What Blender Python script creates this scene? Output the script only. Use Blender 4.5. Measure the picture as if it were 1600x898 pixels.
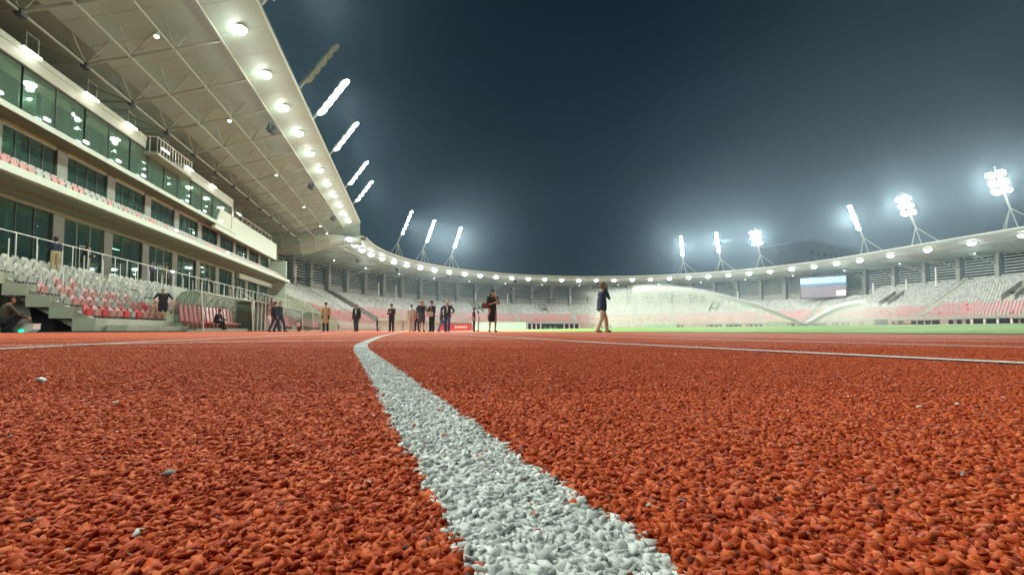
import bpy, bmesh, math, random
import numpy as np
from mathutils import Vector, Matrix
R = math.radians
rnd = random.Random(7)
nr = np.random.default_rng(11)
sc = bpy.context.scene
for o in list(bpy.data.objects): bpy.data.objects.remove(o)
COL = sc.collection

# ------------------------------------------------------------------ camera
cd = bpy.data.cameras.new('camera'); cam = bpy.data.objects.new('camera', cd); COL.objects.link(cam)
cd.sensor_width = 36.0; cd.lens = 733 / 1600 * 36
cam.location = (0, 0, 0.068)
cam.rotation_euler = (R(90 + 2.6), 0, R(-12.2))
cd.shift_y = 34 / 1600
cd.clip_start = 0.01; cd.clip_end = 2000
sc.camera = cam
# ------------------------------------------------------------------ world
w = bpy.data.worlds.new('World'); sc.world = w; w.use_nodes = True
nt = w.node_tree; nt.nodes.clear()
wo = nt.nodes.new('ShaderNodeOutputWorld'); bg = nt.nodes.new('ShaderNodeBackground')
tc = nt.nodes.new('ShaderNodeTexCoord')
nz = nt.nodes.new('ShaderNodeTexNoise'); nz.inputs['Scale'].default_value = 1.6; nz.inputs['Detail'].default_value = 4
mp = nt.nodes.new('ShaderNodeMapping'); mp.inputs['Scale'].default_value = (1, 1, 2.5)
nt.links.new(tc.outputs['Generated'], mp.inputs[0]); nt.links.new(mp.outputs[0], nz.inputs[0])
# lens glare put into the sky colour: brighter towards +X and its horizon
sep = nt.nodes.new('ShaderNodeSeparateXYZ'); nt.links.new(tc.outputs['Generated'], sep.inputs[0])
m1 = nt.nodes.new('ShaderNodeMapRange'); m1.inputs[1].default_value = 0.40; m1.inputs[2].default_value = .92
m1.interpolation_type = 'SMOOTHSTEP'
nt.links.new(sep.outputs[0], m1.inputs[0])
m2 = nt.nodes.new('ShaderNodeMapRange'); m2.inputs[1].default_value = 0.75; m2.inputs[2].default_value = 0.1
m2.inputs[3].default_value = 0.35
nt.links.new(sep.outputs[2], m2.inputs[0])
mm = nt.nodes.new('ShaderNodeMath'); mm.operation = 'MULTIPLY'
nt.links.new(m1.outputs[0], mm.inputs[0]); nt.links.new(m2.outputs[0], mm.inputs[1])
mn = nt.nodes.new('ShaderNodeMapRange'); mn.inputs[1].default_value = 0.3; mn.inputs[2].default_value = 0.75
mn.inputs[3].default_value = 0.55; mn.inputs[4].default_value = 1.25
nt.links.new(nz.outputs[0], mn.inputs[0])
mix = nt.nodes.new('ShaderNodeMix'); mix.data_type = 'RGBA'
mix.inputs['A'].default_value = (0.0025, 0.0155, 0.027, 1); mix.inputs['B'].default_value = (0.055, 0.085, 0.10, 1)
nt.links.new(mm.outputs[0], mix.inputs['Factor'])
nt.links.new(mix.outputs['Result'], bg.inputs[0]); nt.links.new(mn.outputs[0], bg.inputs[1])
nt.links.new(bg.outputs[0], wo.inputs[0])
# ------------------------------------------------------------------ exposure
sc.view_settings.view_transform = 'Standard'; sc.view_settings.look = 'None'
sc.view_settings.gamma = 1; sc.view_settings.exposure = 0.0
sc.cycles.use_denoising = True
sc.cycles.max_bounces = 5; sc.cycles.diffuse_bounces = 3; sc.cycles.glossy_bounces = 2
sc.cycles.transmission_bounces = 3; sc.cycles.transparent_max_bounces = 24; sc.cycles.volume_bounces = 0
sc.cycles.sample_clamp_indirect = 4; sc.cycles.sample_clamp_direct = 0
sc.cycles.caustics_reflective = False; sc.cycles.caustics_refractive = False
K = 1.0       # one dial for all lamps
CX, CY = 45.8, 88.0

# ================================================================== helpers
def mat(name, col, rough=0.6, metal=0.0, emit=None, es=0, noise=0.0, nscale=3.0, bump=0.0, bscale=40.0, alpha=1, spec=0.5):
    m = bpy.data.materials.new(name); m.use_nodes = True
    n = m.node_tree; b = n.nodes['Principled BSDF']
    b.inputs['Base Color'].default_value = (*col, 1); b.inputs['Roughness'].default_value = rough
    b.inputs['Metallic'].default_value = metal; b.inputs['Specular IOR Level'].default_value = spec
    if emit: b.inputs['Emission Color'].default_value = (*emit, 1); b.inputs['Emission Strength'].default_value = es
    if alpha < 1: b.inputs['Alpha'].default_value = alpha
    if noise or bump:
        t = n.nodes.new('ShaderNodeTexCoord')
    if noise:
        x = n.nodes.new('ShaderNodeTexNoise'); x.inputs['Scale'].default_value = nscale; x.inputs['Detail'].default_value = 6
        x.inputs['Roughness'].default_value = .65
        n.links.new(t.outputs['Object'], x.inputs[0])
        r_ = n.nodes.new('ShaderNodeMapRange'); r_.inputs[1].default_value = .25; r_.inputs[2].default_value = .75
        r_.inputs[3].default_value = 1 - noise; r_.inputs[4].default_value = 1 + noise
        n.links.new(x.outputs[0], r_.inputs[0])
        h = n.nodes.new('ShaderNodeHueSaturation'); h.inputs['Color'].default_value = (*col, 1)
        n.links.new(r_.outputs[0], h.inputs['Value']); n.links.new(h.outputs[0], b.inputs['Base Color'])
    if bump:
        x = n.nodes.new('ShaderNodeTexNoise'); x.inputs['Scale'].default_value = bscale; x.inputs['Detail'].default_value = 4
        n.links.new(t.outputs['Object'], x.inputs[0])
        bb = n.nodes.new('ShaderNodeBump'); bb.inputs['Strength'].default_value = bump; bb.inputs['Distance'].default_value = .02
        n.links.new(x.outputs[0], bb.inputs['Height']); n.links.new(bb.outputs[0], b.inputs['Normal'])
    return m

M = {}
M['concrete'] = mat('concrete', (.30, .29, .24), .8, noise=.22, nscale=.9, bump=.3)
M['concrete_pale'] = mat('concrete_pale', (.42, .44, .34), .75, noise=.14, nscale=.7, bump=.2)
M['concrete_dark'] = mat('concrete_dark', (.17, .17, .14), .85, noise=.25, nscale=.8, bump=.3)
M['ceiling'] = mat('roof_sheet', (.275, .36, .30), .55, noise=.07, nscale=.25)
M['steel'] = mat('painted_steel', (.33, .37, .29), .45, noise=.06)
M['steel_dark'] = mat('dark_steel', (.05, .055, .05), .5)
M['white_paint'] = mat('white_paint', (.75, .76, .70), .4)
M['beam'] = mat('cream_fascia', (.46, .53, .43), .5, noise=.06, nscale=1.2)
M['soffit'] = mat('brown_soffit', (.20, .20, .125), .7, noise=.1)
M['column'] = mat('column_concrete', (.24, .26, .22), .75, noise=.12, nscale=1.3)
M['louvre'] = mat('louvre_blade', (.52, .58, .49), .5)
M['void'] = mat('dark_opening', (.008, .009, .009), .9)  # black for shade in openings and behind louvres, also speaker cabinets
M['seat_grey'] = mat('seat_grey', (.33, .34, .30), .45, noise=.1, nscale=3)
M['seat_pale'] = mat('seat_pale', (.44, .45, .38), .4, noise=.08, nscale=3)
M['seat_pink'] = mat('seat_pink', (.48, .235, .21), .3, noise=.22, nscale=9)
M['seat_red'] = mat('seat_red', (.55, .03, .03), .4)
M['seat_bracket'] = mat('seat_bracket', (.04, .04, .045), .5)
M['curtain'] = mat('pale_blind', (.22, .34, .27), .8, noise=.12, nscale=2)
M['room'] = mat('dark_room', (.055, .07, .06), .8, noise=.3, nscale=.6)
M['lamp'] = mat('lamp_glass', (1, 1, 1), .3, emit=(1, .97, .93), es=40)
M['lamp_cool'] = mat('lamp_glass_cool', (1, 1, 1), .3, emit=(.86, .93, 1), es=40)
M['flood'] = mat('flood_lens', (1, 1, 1), .3, emit=(1, .97, .95), es=70)
M['tube'] = mat('tube_lens', (1, 1, 1), .3, emit=(1, .93, .86), es=9)
M['spotl'] = mat('spot_lens', (1, 1, 1), .3, emit=(1, .95, .92), es=9)
M['coollamp'] = mat('cool_lens', (1, 1, 1), .3, emit=(.85, .95, 1), es=8)  # glow of the facade reflections and of lit far windows
M['screen_blue'] = mat('screen_cyan', (0, 0, 0), .3, emit=(.30, .80, 1.0), es=1.5)
M['screen_grey'] = mat('screen_grey', (0, 0, 0), .3, emit=(.50, .42, .42), es=.75, spec=.2)
M['screen_white'] = mat('screen_white', (0, 0, 0), .3, emit=(.8, .9, 1.0), es=2.2)
M['screen_dark'] = mat('screen_dark', (0.02, .05, .1), .3, emit=(.03, .14, .25), es=.7)
M['red_cover'] = mat('red_cover', (.36, .03, .03), .5, noise=.1)
M['mint'] = mat('mint_cover', (.48, .60, .50), .5, noise=.08)
M['green_led'] = mat('green_led', (0, 0, 0), .3, emit=(.0, 1, .45), es=4)
M['asphalt'] = mat('apron_asphalt', (.10, .10, .085), .9, noise=.2, nscale=4, bump=.3, bscale=200)

def glass_mat(name, tint, gloss, rough=.03, dif=(.10,.16,.13)):
    m = bpy.data.materials.new(name); m.use_nodes = True; n = m.node_tree
    n.nodes.remove(n.nodes['Principled BSDF']); out = n.nodes['Material Output']
    t = n.nodes.new('ShaderNodeBsdfTransparent'); t.inputs[0].default_value = (*tint, 1)
    g = n.nodes.new('ShaderNodeBsdfGlossy'); g.inputs['Roughness'].default_value = rough; g.inputs[0].default_value = (.75, .9, .85, 1)
    d = n.nodes.new('ShaderNodeBsdfDiffuse'); d.inputs[0].default_value = (*dif, 1)
    x0 = n.nodes.new('ShaderNodeMixShader'); x0.inputs[0].default_value = .25
    n.links.new(t.outputs[0], x0.inputs[1]); n.links.new(d.outputs[0], x0.inputs[2])
    x = n.nodes.new('ShaderNodeMixShader'); x.inputs[0].default_value = gloss
    n.links.new(x0.outputs[0], x.inputs[1]); n.links.new(g.outputs[0], x.inputs[2]); n.links.new(x.outputs[0], out.inputs[0])
    return m
M['glass'] = glass_mat('green_glass', (.42, .70, .58), .16, .03, (.13,.21,.17))
M['glass_pale'] = glass_mat('pale_green_glass', (.55, .80, .68), .14, .03, (.26,.36,.28))
M['glass_clear'] = glass_mat('shelter_glass', (.80, .88, .82), .10, .15)

class MB:
    """collects boxes, bars, tubes and sheets, links them as ONE mesh object"""
    def __init__(s): s.v = []; s.f = []; s.m = []; s.mi = 0
    def add(s, vs, fs):
        b = len(s.v); s.v += [tuple(p) for p in vs]; s.f += [tuple(b + i for i in f) for f in fs]; s.m += [s.mi] * len(fs)
        return s
    def box(s, x0, x1, y0, y1, z0, z1):
        return s.add([(x0,y0,z0),(x1,y0,z0),(x1,y1,z0),(x0,y1,z0),(x0,y0,z1),(x1,y0,z1),(x1,y1,z1),(x0,y1,z1)],
              [(0,3,2,1),(4,5,6,7),(0,1,5,4),(1,2,6,5),(2,3,7,6),(3,0,4,7)])
    def frame(s, c, ax, ay, az, hx, hy, hz):
        c = Vector(c); ax = Vector(ax).normalized() * hx; ay = Vector(ay).normalized() * hy; az = Vector(az).normalized() * hz
        vs = [c + i*ax + j*ay + k*az for k in (-1,1) for (i,j) in ((-1,-1),(1,-1),(1,1),(-1,1))]
        return s.add(vs, [(0,3,2,1),(4,5,6,7),(0,1,5,4),(1,2,6,5),(2,3,7,6),(3,0,4,7)])
    def tube(s, p, q, r0, r1=None, n=6, caps=True):
        r1 = r0 if r1 is None else r1
        p = Vector(p); q = Vector(q); d = (q - p).normalized()
        a = d.orthogonal().normalized(); b = d.cross(a)
        vs = []
        for (c, r) in ((p, r0), (q, r1)):
            for i in range(n):
                t = 2*math.pi*i/n; vs.append(c + r*(math.cos(t)*a + math.sin(t)*b))
        fs = [(i, (i+1) % n, n + (i+1) % n, n + i) for i in range(n)]
        if caps: fs += [tuple(range(n))[::-1], tuple(range(n, 2*n))]
        return s.add(vs, fs)
    def path(s, pts, r, n=6):
        for a, b in zip(pts[:-1], pts[1:]): s.tube(a, b, r, r, n)
        return s
    def sheet(s, rows):
        """rows: list of equal-length point lists"""
        w_ = len(rows[0]); vs = [p for r_ in rows for p in r_]
        fs = [(i*w_+j, i*w_+j+1, (i+1)*w_+j+1, (i+1)*w_+j) for i in range(len(rows)-1) for j in range(w_-1)]
        return s.add(vs, fs)
    def mesh(s, name, mats):
        me = bpy.data.meshes.new(name); me.from_pydata(s.v, [], s.f)
        for m_ in (mats if isinstance(mats, (list, tuple)) else [mats]): me.materials.append(m_)
        me.polygons.foreach_set('material_index', s.m); me.update()
        return me
    def build(s, name, mats, parent=None, smooth=False):
        me = s.mesh(name, mats)
        if smooth: me.polygons.foreach_set('use_smooth', [True]*len(me.polygons))
        o = bpy.data.objects.new(name, me); COL.objects.link(o)
        if parent: o.parent = parent; o.location = -parent.location if parent.type == 'EMPTY' and parent.rotation_euler.z == 0 else (0,0,0)
        return o

def tag(o, label=None, cat=None, group=None, kind=None):
    if label: o['label'] = label
    if cat: o['category'] = cat
    if group: o['group'] = group
    if kind: o['kind'] = kind
    return o
def empty(name, loc=(0,0,0), rz=0, label=None, cat=None, group=None):
    o = bpy.data.objects.new(name, None); COL.objects.link(o); o.empty_display_size = .2
    o.location = loc; o.rotation_euler.z = rz
    return tag(o, label, cat, group)
def child(mb, name, mats, parent, smooth=False):
    """part given in the parent's own coordinates"""
    o = mb.build(name, mats, None, smooth); o.parent = parent; return o
def dup(root, loc=None, rz=None, label=None):
    c = root.copy(); COL.objects.link(c)
    if loc is not None: c.location = loc
    if rz is not None: c.rotation_euler.z = rz
    if label: c['label'] = label
    for ch in root.children:
        d = ch.copy(); COL.objects.link(d); d.parent = c
        for g in ch.children:
            e = g.copy(); COL.objects.link(e); e.parent = d
    return c
def lamp_light(name, parent, loc, power, col=(.88,1,.86), radius=.25, spot=None, aim=None):
    if spot:
        l = bpy.data.lights.new(name, 'SPOT'); l.spot_size = R(spot); l.spot_blend = .6
    else: l = bpy.data.lights.new(name, 'POINT')
    l.energy = power * K; l.color = col; l.shadow_soft_size = radius
    o = bpy.data.objects.new(name, l); COL.objects.link(o); o.parent = parent; o.location = loc
    if aim is not None:
        o.rotation_euler = Vector(aim).to_track_quat('-Z', 'Y').to_euler()
    return o

ORD = ['first','second','third','fourth','fifth','sixth','seventh','eighth','ninth','tenth','eleventh','twelfth','thirteenth','fourteenth',
       'fifteenth','sixteenth','seventeenth','eighteenth','nineteenth','twentieth','twenty-first','twenty-second','twenty-third','twenty-fourth',
       'twenty-fifth','twenty-sixth','twenty-seventh','twenty-eighth','twenty-ninth','thirtieth']
def ordn(i):
    if i < len(ORD): return ORD[i]
    tens = {3:'thirt',4:'fort',5:'fift',6:'sixt',7:'sevent',8:'eight',9:'ninet'}[(i+1)//10]
    u = (i+1) % 10
    return tens + ('ieth' if u == 0 else 'y-' + ORD[u-1])

# oval ring: i<0 left straight, 0..33 far bend, >33 right straight
def ring(i, rad, z=0.0):
    if i < 0: return Vector((CX - rad, CY + i*7.14, z))
    if i <= 33:
        a = math.pi*(1 - i/33); return Vector((CX + rad*math.cos(a), CY + rad*math.sin(a), z))
    return Vector((CX + rad, CY - (i-33)*7.14, z))
def inward(i):
    if i < 0: return Vector((1,0,0))
    if i <= 33:
        a = math.pi*(1 - i/33); return Vector((-math.cos(a), -math.sin(a), 0))
    return Vector((-1,0,0))
def along(i):
    n = inward(i); return Vector((-n.y, n.x, 0))

# ================================================================== ground
def lane_x(Y):                         # the main white line
    c = .018*math.exp(-((Y-.75)/.75)**2) - .02*math.exp(-((Y-2.4)/.8)**2)
    if Y >= 0: return -.39 + .45*math.exp(-Y/2.6) + c
    return .06 - .173*Y + Y*Y/92 + c
def lane_pt(Y, off):
    d = (lane_x(Y+.01) - lane_x(Y-.01))/.02
    n = Vector((1, -d)).normalized(); return Vector((lane_x(Y) + n.x*off, Y + n.y*off))

def rubber_mat(name, c0, c1, c2, far):
    m = bpy.data.materials.new(name); m.use_nodes = True; n = m.node_tree; b = n.nodes['Principled BSDF']
    b.inputs['Roughness'].default_value = .8; b.inputs['Specular IOR Level'].default_value = .12
    t = n.nodes.new('ShaderNodeTexCoord')
    vo = n.nodes.new('ShaderNodeTexVoronoi'); vo.inputs['Scale'].default_value = 260 if not far else 240
    n.links.new(t.outputs['Object'], vo.inputs['Vector'])
    cr = n.nodes.new('ShaderNodeValToRGB'); e = cr.color_ramp.elements
    e[0].position = 0; e[0].color = (*c0, 1); e[1].position = 1; e[1].color = (*c2, 1)
    x = cr.color_ramp.elements.new(.5); x.color = (*c1, 1)
    sp = n.nodes.new('ShaderNodeSeparateColor'); n.links.new(vo.outputs['Color'], sp.inputs[0])
    big = n.nodes.new('ShaderNodeTexNoise'); big.inputs['Scale'].default_value = .8; big.inputs['Detail'].default_value = 5
    n.links.new(t.outputs['Object'], big.inputs[0])
    ad = n.nodes.new('ShaderNodeMath'); ad.operation = 'MULTIPLY_ADD'; ad.inputs[1].default_value = .5
    n.links.new(sp.outputs[0], ad.inputs[0])
    sb = n.nodes.new('ShaderNodeMath'); sb.operation = 'MULTIPLY'; sb.inputs[1].default_value = .5
    n.links.new(big.outputs[0], sb.inputs[0]); n.links.new(sb.outputs[0], ad.inputs[2])
    n.links.new(ad.outputs[0], cr.inputs[0]); n.links.new(cr.outputs[0], b.inputs['Base Color'])
    bu = n.nodes.new('ShaderNodeBump'); bu.inputs['Strength'].default_value = .45; bu.inputs['Distance'].default_value = .0018
    n.links.new(vo.outputs['Distance'], bu.inputs['Height']); bu.invert = True
    n.links.new(bu.outputs[0], b.inputs['Normal'])
    return m
RED0, RED1, RED2 = (.38,.044,.013), (.59,.094,.027), (.72,.165,.055)
M['track'] = rubber_mat('red_rubber', (.38,.056,.018), (.52,.090,.030), (.62,.130,.050), True)
M['line'] = rubber_mat('white_line_rubber', (.50,.52,.50), (.70,.72,.69), (.82,.84,.81), True)
M['hollow'] = mat('rubber_bed', (.10,.022,.010), .8)

tr = MB(); tr.add([(-11.2,-12,0),(CX+60,-12,0),(CX+60,150,0),(-11.2,150,0)], [(0,1,2,3)])
# the sheet is cut where real granules lie, so build it as strips around that bed
tag(tr.build('running_track', M['track']), kind='structure')
gm = MB(); gm.add([(-400,-300,-.3),(500,-300,-.3),(500,700,-.3),(-400,700,-.3)], [(0,1,2,3)])
tag(gm.build('ground', M['asphalt']), kind='structure')
ap = MB(); ap.add([(-13.6,-12,.006),(-11.0,-12,.006),(-11.0,90,.006),(-13.6,90,.006)], [(0,1,2,3)])
tag(ap.build('asphalt_path', M['asphalt']), kind='structure')

# grass: crowned pitch
M['grass'] = bpy.data.materials.new('turf'); g = M['grass']; g.use_nodes = True; n = g.node_tree; b = n.nodes['Principled BSDF']
t = n.nodes.new('ShaderNodeTexCoord'); wv = n.nodes.new('ShaderNodeTexWave'); wv.inputs['Scale'].default_value = .055; wv.bands_direction = 'Y'
n.links.new(t.outputs['Object'], wv.inputs[0])
nn = n.nodes.new('ShaderNodeTexNoise'); nn.inputs['Scale'].default_value = 6; nn.inputs['Detail'].default_value = 8
n.links.new(t.outputs['Object'], nn.inputs[0])
ad = n.nodes.new('ShaderNodeMath'); ad.operation = 'MULTIPLY_ADD'; ad.inputs[1].default_value = .25
n.links.new(wv.outputs[0], ad.inputs[0]); n.links.new(nn.outputs[0], ad.inputs[2])
cr = n.nodes.new('ShaderNodeValToRGB'); cr.color_ramp.elements[0].color = (.12,.27,.035,1); cr.color_ramp.elements[1].color = (.24,.48,.09,1)
cr.color_ramp.elements[0].position = .25; cr.color_ramp.elements[1].position = .85
n.links.new(ad.outputs[0], cr.inputs[0]); n.links.new(cr.outputs[0], b.inputs['Base Color']); b.inputs['Roughness'].default_value = .8
rows = []
NJ = 48
for k, fr in enumerate([0,.004,.05,.12,.25,.4,.6,.8,1.0]):
    rad = 36.2*(1-fr); z = .008 if k == 0 else .03 + .50*(1-(1-fr)**2)
    row = []
    for j in range(NJ+1):
        a = math.pi*(1 - j/NJ); row.append((CX + rad*math.cos(a), CY + rad*math.sin(a), z))
    for j in range(1, 13): row.append((CX + rad, CY - j*8.4, z))
    row2 = [(CX - rad, CY - j*8.4, z) for j in range(12, 0, -1)]
    rows.append(row2 + row)
gr = MB(); gr.sheet([r_[::-1] for r_ in rows]); tag(gr.build('grass_field', M['grass'], smooth=True), 'mown green turf pitch inside the red running track', 'grass', kind='stuff')
# aluminium kerb of lane one
kb = MB(); kr = []
for rad, z in ((36.5,.004),(36.5,.02),(36.44,.02),(36.44,.004)):
    kr.append([(CX-rad, CY-j*8.4, z) for j in range(12,0,-1)] + [(CX+rad*math.cos(math.pi*(1-j/NJ)), CY+rad*math.sin(math.pi*(1-j/NJ)), z) for j in range(NJ+1)] + [(CX+rad, CY-j*8.4, z) for j in range(1,13)])
kb.sheet(kr); tag(kb.build('track_kerb', M['concrete_dark']), kind='structure')

def ribbon(pts, wd, z, jit=0.0):
    mb = MB(); L = []; Rr = []
    for i, p in enumerate(pts):
        a = pts[max(0,i-1)]; c = pts[min(len(pts)-1,i+1)]
        d = (Vector(c) - Vector(a)).normalized(); nrm = Vector((d.y, -d.x))
        L.append((*(Vector(p) - nrm*(wd/2 + rnd.uniform(-jit,jit))), z)); Rr.append((*(Vector(p) + nrm*(wd/2 + rnd.uniform(-jit,jit))), z))
    mb.sheet([L, Rr]); return mb
def full_line(off):
    ys = [0.0]
    while ys[-1] < 30: ys.append(ys[-1] + max(.06, ys[-1]*.03))
    pts = [lane_pt(y, off) for y in ys if y > -.01 ] + [Vector((-.39+off, y)) for y in (40, 60, CY)]
    rr = CX - (-.39+off)
    pts += [Vector((CX + rr*math.cos(math.pi*(1-j/60)), CY + rr*math.sin(math.pi*(1-j/60)))) for j in range(1, 61)]
    pts += [Vector((CX+rr, 60)), Vector((CX+rr, 0))]
    return pts
for k in range(-1, 8):
    mb = ribbon(full_line(1.22*k), .053 if k == 0 else .06, .004 if k else .0003, .002)
    tag(mb.build('lane_line', M['line']), kind='structure')
for pts in ([(-1.62,2.30),(-1.0,2.72),(-.17,3.26),(.35,3.32),(.97,3.22)],
            [(-3.4,7.4),(-2,6.85),(-.4,6.3),(.8,6.02),(2.6,5.8)],
            [(-1.62,9.8),(8.9,9.9)], [(-.39,14.9),(9.1,15.0)]):
    P = []
    for a, b_ in zip(pts[:-1], pts[1:]):
        for q in range(10): P.append(Vector(a).lerp(Vector(b_), q/10))
    P.append(Vector(pts[-1]))
    tag(ribbon(P, .05, .008, .004).build('cross_line', M['line']), kind='structure')

# ---- real granules near the lens -------------------------------------------------
def granule_mat(name, c0, c1, c2, rough):
    m = bpy.data.materials.new(name); m.use_nodes = True; n = m.node_tree; b = n.nodes['Principled BSDF']
    b.inputs['Roughness'].default_value = rough; b.inputs['Specular IOR Level'].default_value = .15
    ge = n.nodes.new('ShaderNodeNewGeometry'); cr = n.nodes.new('ShaderNodeValToRGB'); e = cr.color_ramp.elements
    e[0].color = (.04,.03,.03,1); e[1].color = (*c2,1); x = e.new(.5); x.color = (*c1,1); x = e.new(.012); x.color = (*c0,1)
    n.links.new(ge.outputs['Random Per Island'], cr.inputs[0]); n.links.new(cr.outputs[0], b.inputs['Base Color'])
    return m
M['gr_red'] = granule_mat('red_granule', RED0, RED1, RED2, .7)
M['gr_white'] = granule_mat('white_granule', (.50,.52,.50), (.70,.72,.70), (.84,.86,.84), .7)
OCT = np.array([(1,0,0),(-1,0,0),(0,1,0),(0,-1,0),(0,0,1),(0,0,-1)], float)
OF = np.array([(0,2,4),(2,1,4),(1,3,4),(3,0,4),(2,0,5),(1,2,5),(3,1,5),(0,3,5)])
CUB = np.array([(i,j,k) for k in (-1,1) for (i,j) in ((-1,-1),(1,-1),(1,1),(-1,1))], float)*.72
CF = np.array([(0,2,1),(0,3,2),(4,5,6),(4,6,7),(0,1,5),(0,5,4),(1,2,6),(1,6,5),(2,3,7),(2,7,6),(3,0,4),(3,4,7)])
def shards(cx, cy, cz, size, flat, base, faces, name, material):
    N = len(cx)
    yaw = nr.uniform(0,2*math.pi,N); tx = nr.normal(0,.42,N); ty = nr.normal(0,.42,N); o1 = np.ones(N); o0 = np.zeros(N)
    mk = lambda *r_: np.stack(r_,-1).reshape(N,3,3)
    Rz = mk(np.cos(yaw),-np.sin(yaw),o0,np.sin(yaw),np.cos(yaw),o0,o0,o0,o1)
    Rx = mk(o1,o0,o0,o0,np.cos(tx),-np.sin(tx),o0,np.sin(tx),np.cos(tx)); Ry = mk(np.cos(ty),o0,np.sin(ty),o0,o1,o0,-np.sin(ty),o0,np.cos(ty))
    Rm = np.einsum('nij,njk,nkl->nil', Rx, Ry, Rz)
    V = base[None]*(1 + nr.uniform(-.5,.5,size=(N,len(base),3)))
    sc_ = np.stack([nr.uniform(.75,1.5,N), nr.uniform(.6,1.1,N), nr.uniform(*flat,N)],-1)
    V = V*sc_[:,None,:]*size[:,None,None]
    V = np.einsum('nij,nkj->nki', Rm, V) + np.stack([cx,cy,cz],-1)[:,None,:]
    nb = len(base); F = (faces[None] + (np.arange(N)*nb)[:,None,None]).reshape(-1)
    me = bpy.data.meshes.new(name); me.vertices.add(N*nb); me.vertices.foreach_set('co', V.reshape(-1).astype(np.float32))
    nf = N*len(faces); me.loops.add(nf*3); me.loops.foreach_set('vertex_index', F.astype(np.int32))
    me.polygons.add(nf); me.polygons.foreach_set('loop_start', np.arange(0,nf*3,3,dtype=np.int32))
    me.update(calc_edges=True); me.materials.append(material)
    o = bpy.data.objects.new(name, me); COL.objects.link(o); return o
th = R(12.2)
def wedge(z0, z1, dens, margin=1.22):
    A = margin*(z1*z1 - z0*z0); N = int(A*dens)
    z = np.sqrt(nr.uniform(z0*z0, z1*z1, N)); x = nr.uniform(-margin, margin, N)*z
    return x*math.cos(th) + z*math.sin(th), -x*math.sin(th) + z*math.cos(th), z
lx = np.vectorize(lane_x)
def scatter(z0, z1, dens, s0, s1, base, faces, lift, sink):
    X, Y, Z = wedge(z0, z1, dens)
    keep = (X*X + Y*Y) > .045**2; X = X[keep]; Y = Y[keep]; Z = Z[keep]
    d = (X - lx(Y))*.985
    edge = .0280 + nr.normal(0, .0012, len(X)) + .0014*np.sin(Y*95) + .0010*np.sin(Y*41+1)
    on = np.abs(d) < edge
    flip = nr.random(len(X)) < np.where(on, .012, .0012); on = on ^ flip
    S = nr.uniform(s0, s1, len(X)); zz = nr.uniform(-sink, lift, len(X))
    return [(X[k], Y[k], zz[k] , S[k]) for k in (~on, on)]
RS, WS = [], []
for (z0,z1,dens,s0,s1,base,fc,lift,sink) in ((.075,.50,460000,.0009,.0025,CUB,CF,.0009,.0016),(.50,1.15,170000,.0014,.0029,OCT,OF,.0008,.0015),
        (1.15,1.9,50000,.0022,.0036,OCT,OF,.0006,.0020),(1.9,2.8,17000,.0022,.0036,OCT,OF,.0003,.0022),(2.8,4.2,5000,.0022,.0036,OCT,OF,.0002,.0022)):
    (a, b_) = scatter(z0,z1,dens,s0,s1,base,fc,lift,sink)
    RS.append((a, base, fc)); WS.append((b_, base, fc))
def joined(L, name, material):
    obs = [shards(a[0],a[1],a[2],a[3],(.22,.55),base,fc,name,material) for (a,base,fc) in L if len(a[0])]
    # merge the meshes without operators
    vs = []; fs = []; off = 0
    for o in obs:
        me = o.data; v = np.empty(len(me.vertices)*3, np.float32); me.vertices.foreach_get('co', v)
        f = np.empty(len(me.loops), np.int32); me.loops.foreach_get('vertex_index', f)
        vs.append(v); fs.append(f+off); off += len(me.vertices)
    v = np.concatenate(vs); f = np.concatenate(fs); me = bpy.data.meshes.new(name)
    me.vertices.add(len(v)//3); me.vertices.foreach_set('co', v); me.loops.add(len(f)); me.loops.foreach_set('vertex_index', f)
    me.polygons.add(len(f)//3); me.polygons.foreach_set('loop_start', np.arange(0,len(f),3,dtype=np.int32)); me.update(calc_edges=True)
    me.materials.append(material)
    for o in obs:
        d = o.data; bpy.data.objects.remove(o); bpy.data.meshes.remove(d)
    o = bpy.data.objects.new(name, me); COL.objects.link(o); return o
tag(joined(RS, 'rubber_granules', M['gr_red']), 'coarse red rubber granules of the track surface', 'gravel', kind='stuff')
tag(joined(WS, 'line_granules', M['gr_white']), 'white painted rubber granules of the curving lane line', 'gravel', kind='stuff')
# a few loose bits
for (x, z, s, mt, lab, nm) in ((-.155,.215,.0026,'concrete','flat grey chip lying on the red rubber left of the white line','stone_chip'),
                           (-.62,.62,.006,'white_paint','white shard lying on the red rubber near the left edge','paper_scrap'),
                           (.345,.40,.0025,'white_paint','small white fleck on the red rubber right of the white line','paper_scrap')):
    X = x*math.cos(th)+z*math.sin(th); Y = -x*math.sin(th)+z*math.cos(th)
    o = shards(np.array([X]),np.array([Y]),np.array([.004]),np.array([s]),(.3,.4),CUB,CF,nm,M[mt]); tag(o, lab, 'debris')

# ================================================================== main stand
MS = empty('grandstand', (-16,40,0), 0, 'long two storey main stand of cream slabs, green glass and terraced rows on the left', 'grandstand')
def P(mb, name, mats, parent=None, smooth=False):
    o = mb.build(name, mats, None, smooth); p = parent or MS; o.parent = p
    q = p; off = Vector((0,0,0))
    while q: off += q.location; q = q.parent
    o.location = -off; return o
YB, YE = -14.0, 75.0
SX = lambda j: -12.5 - .8*j
SH = lambda j: .58 + .45*j
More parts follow.
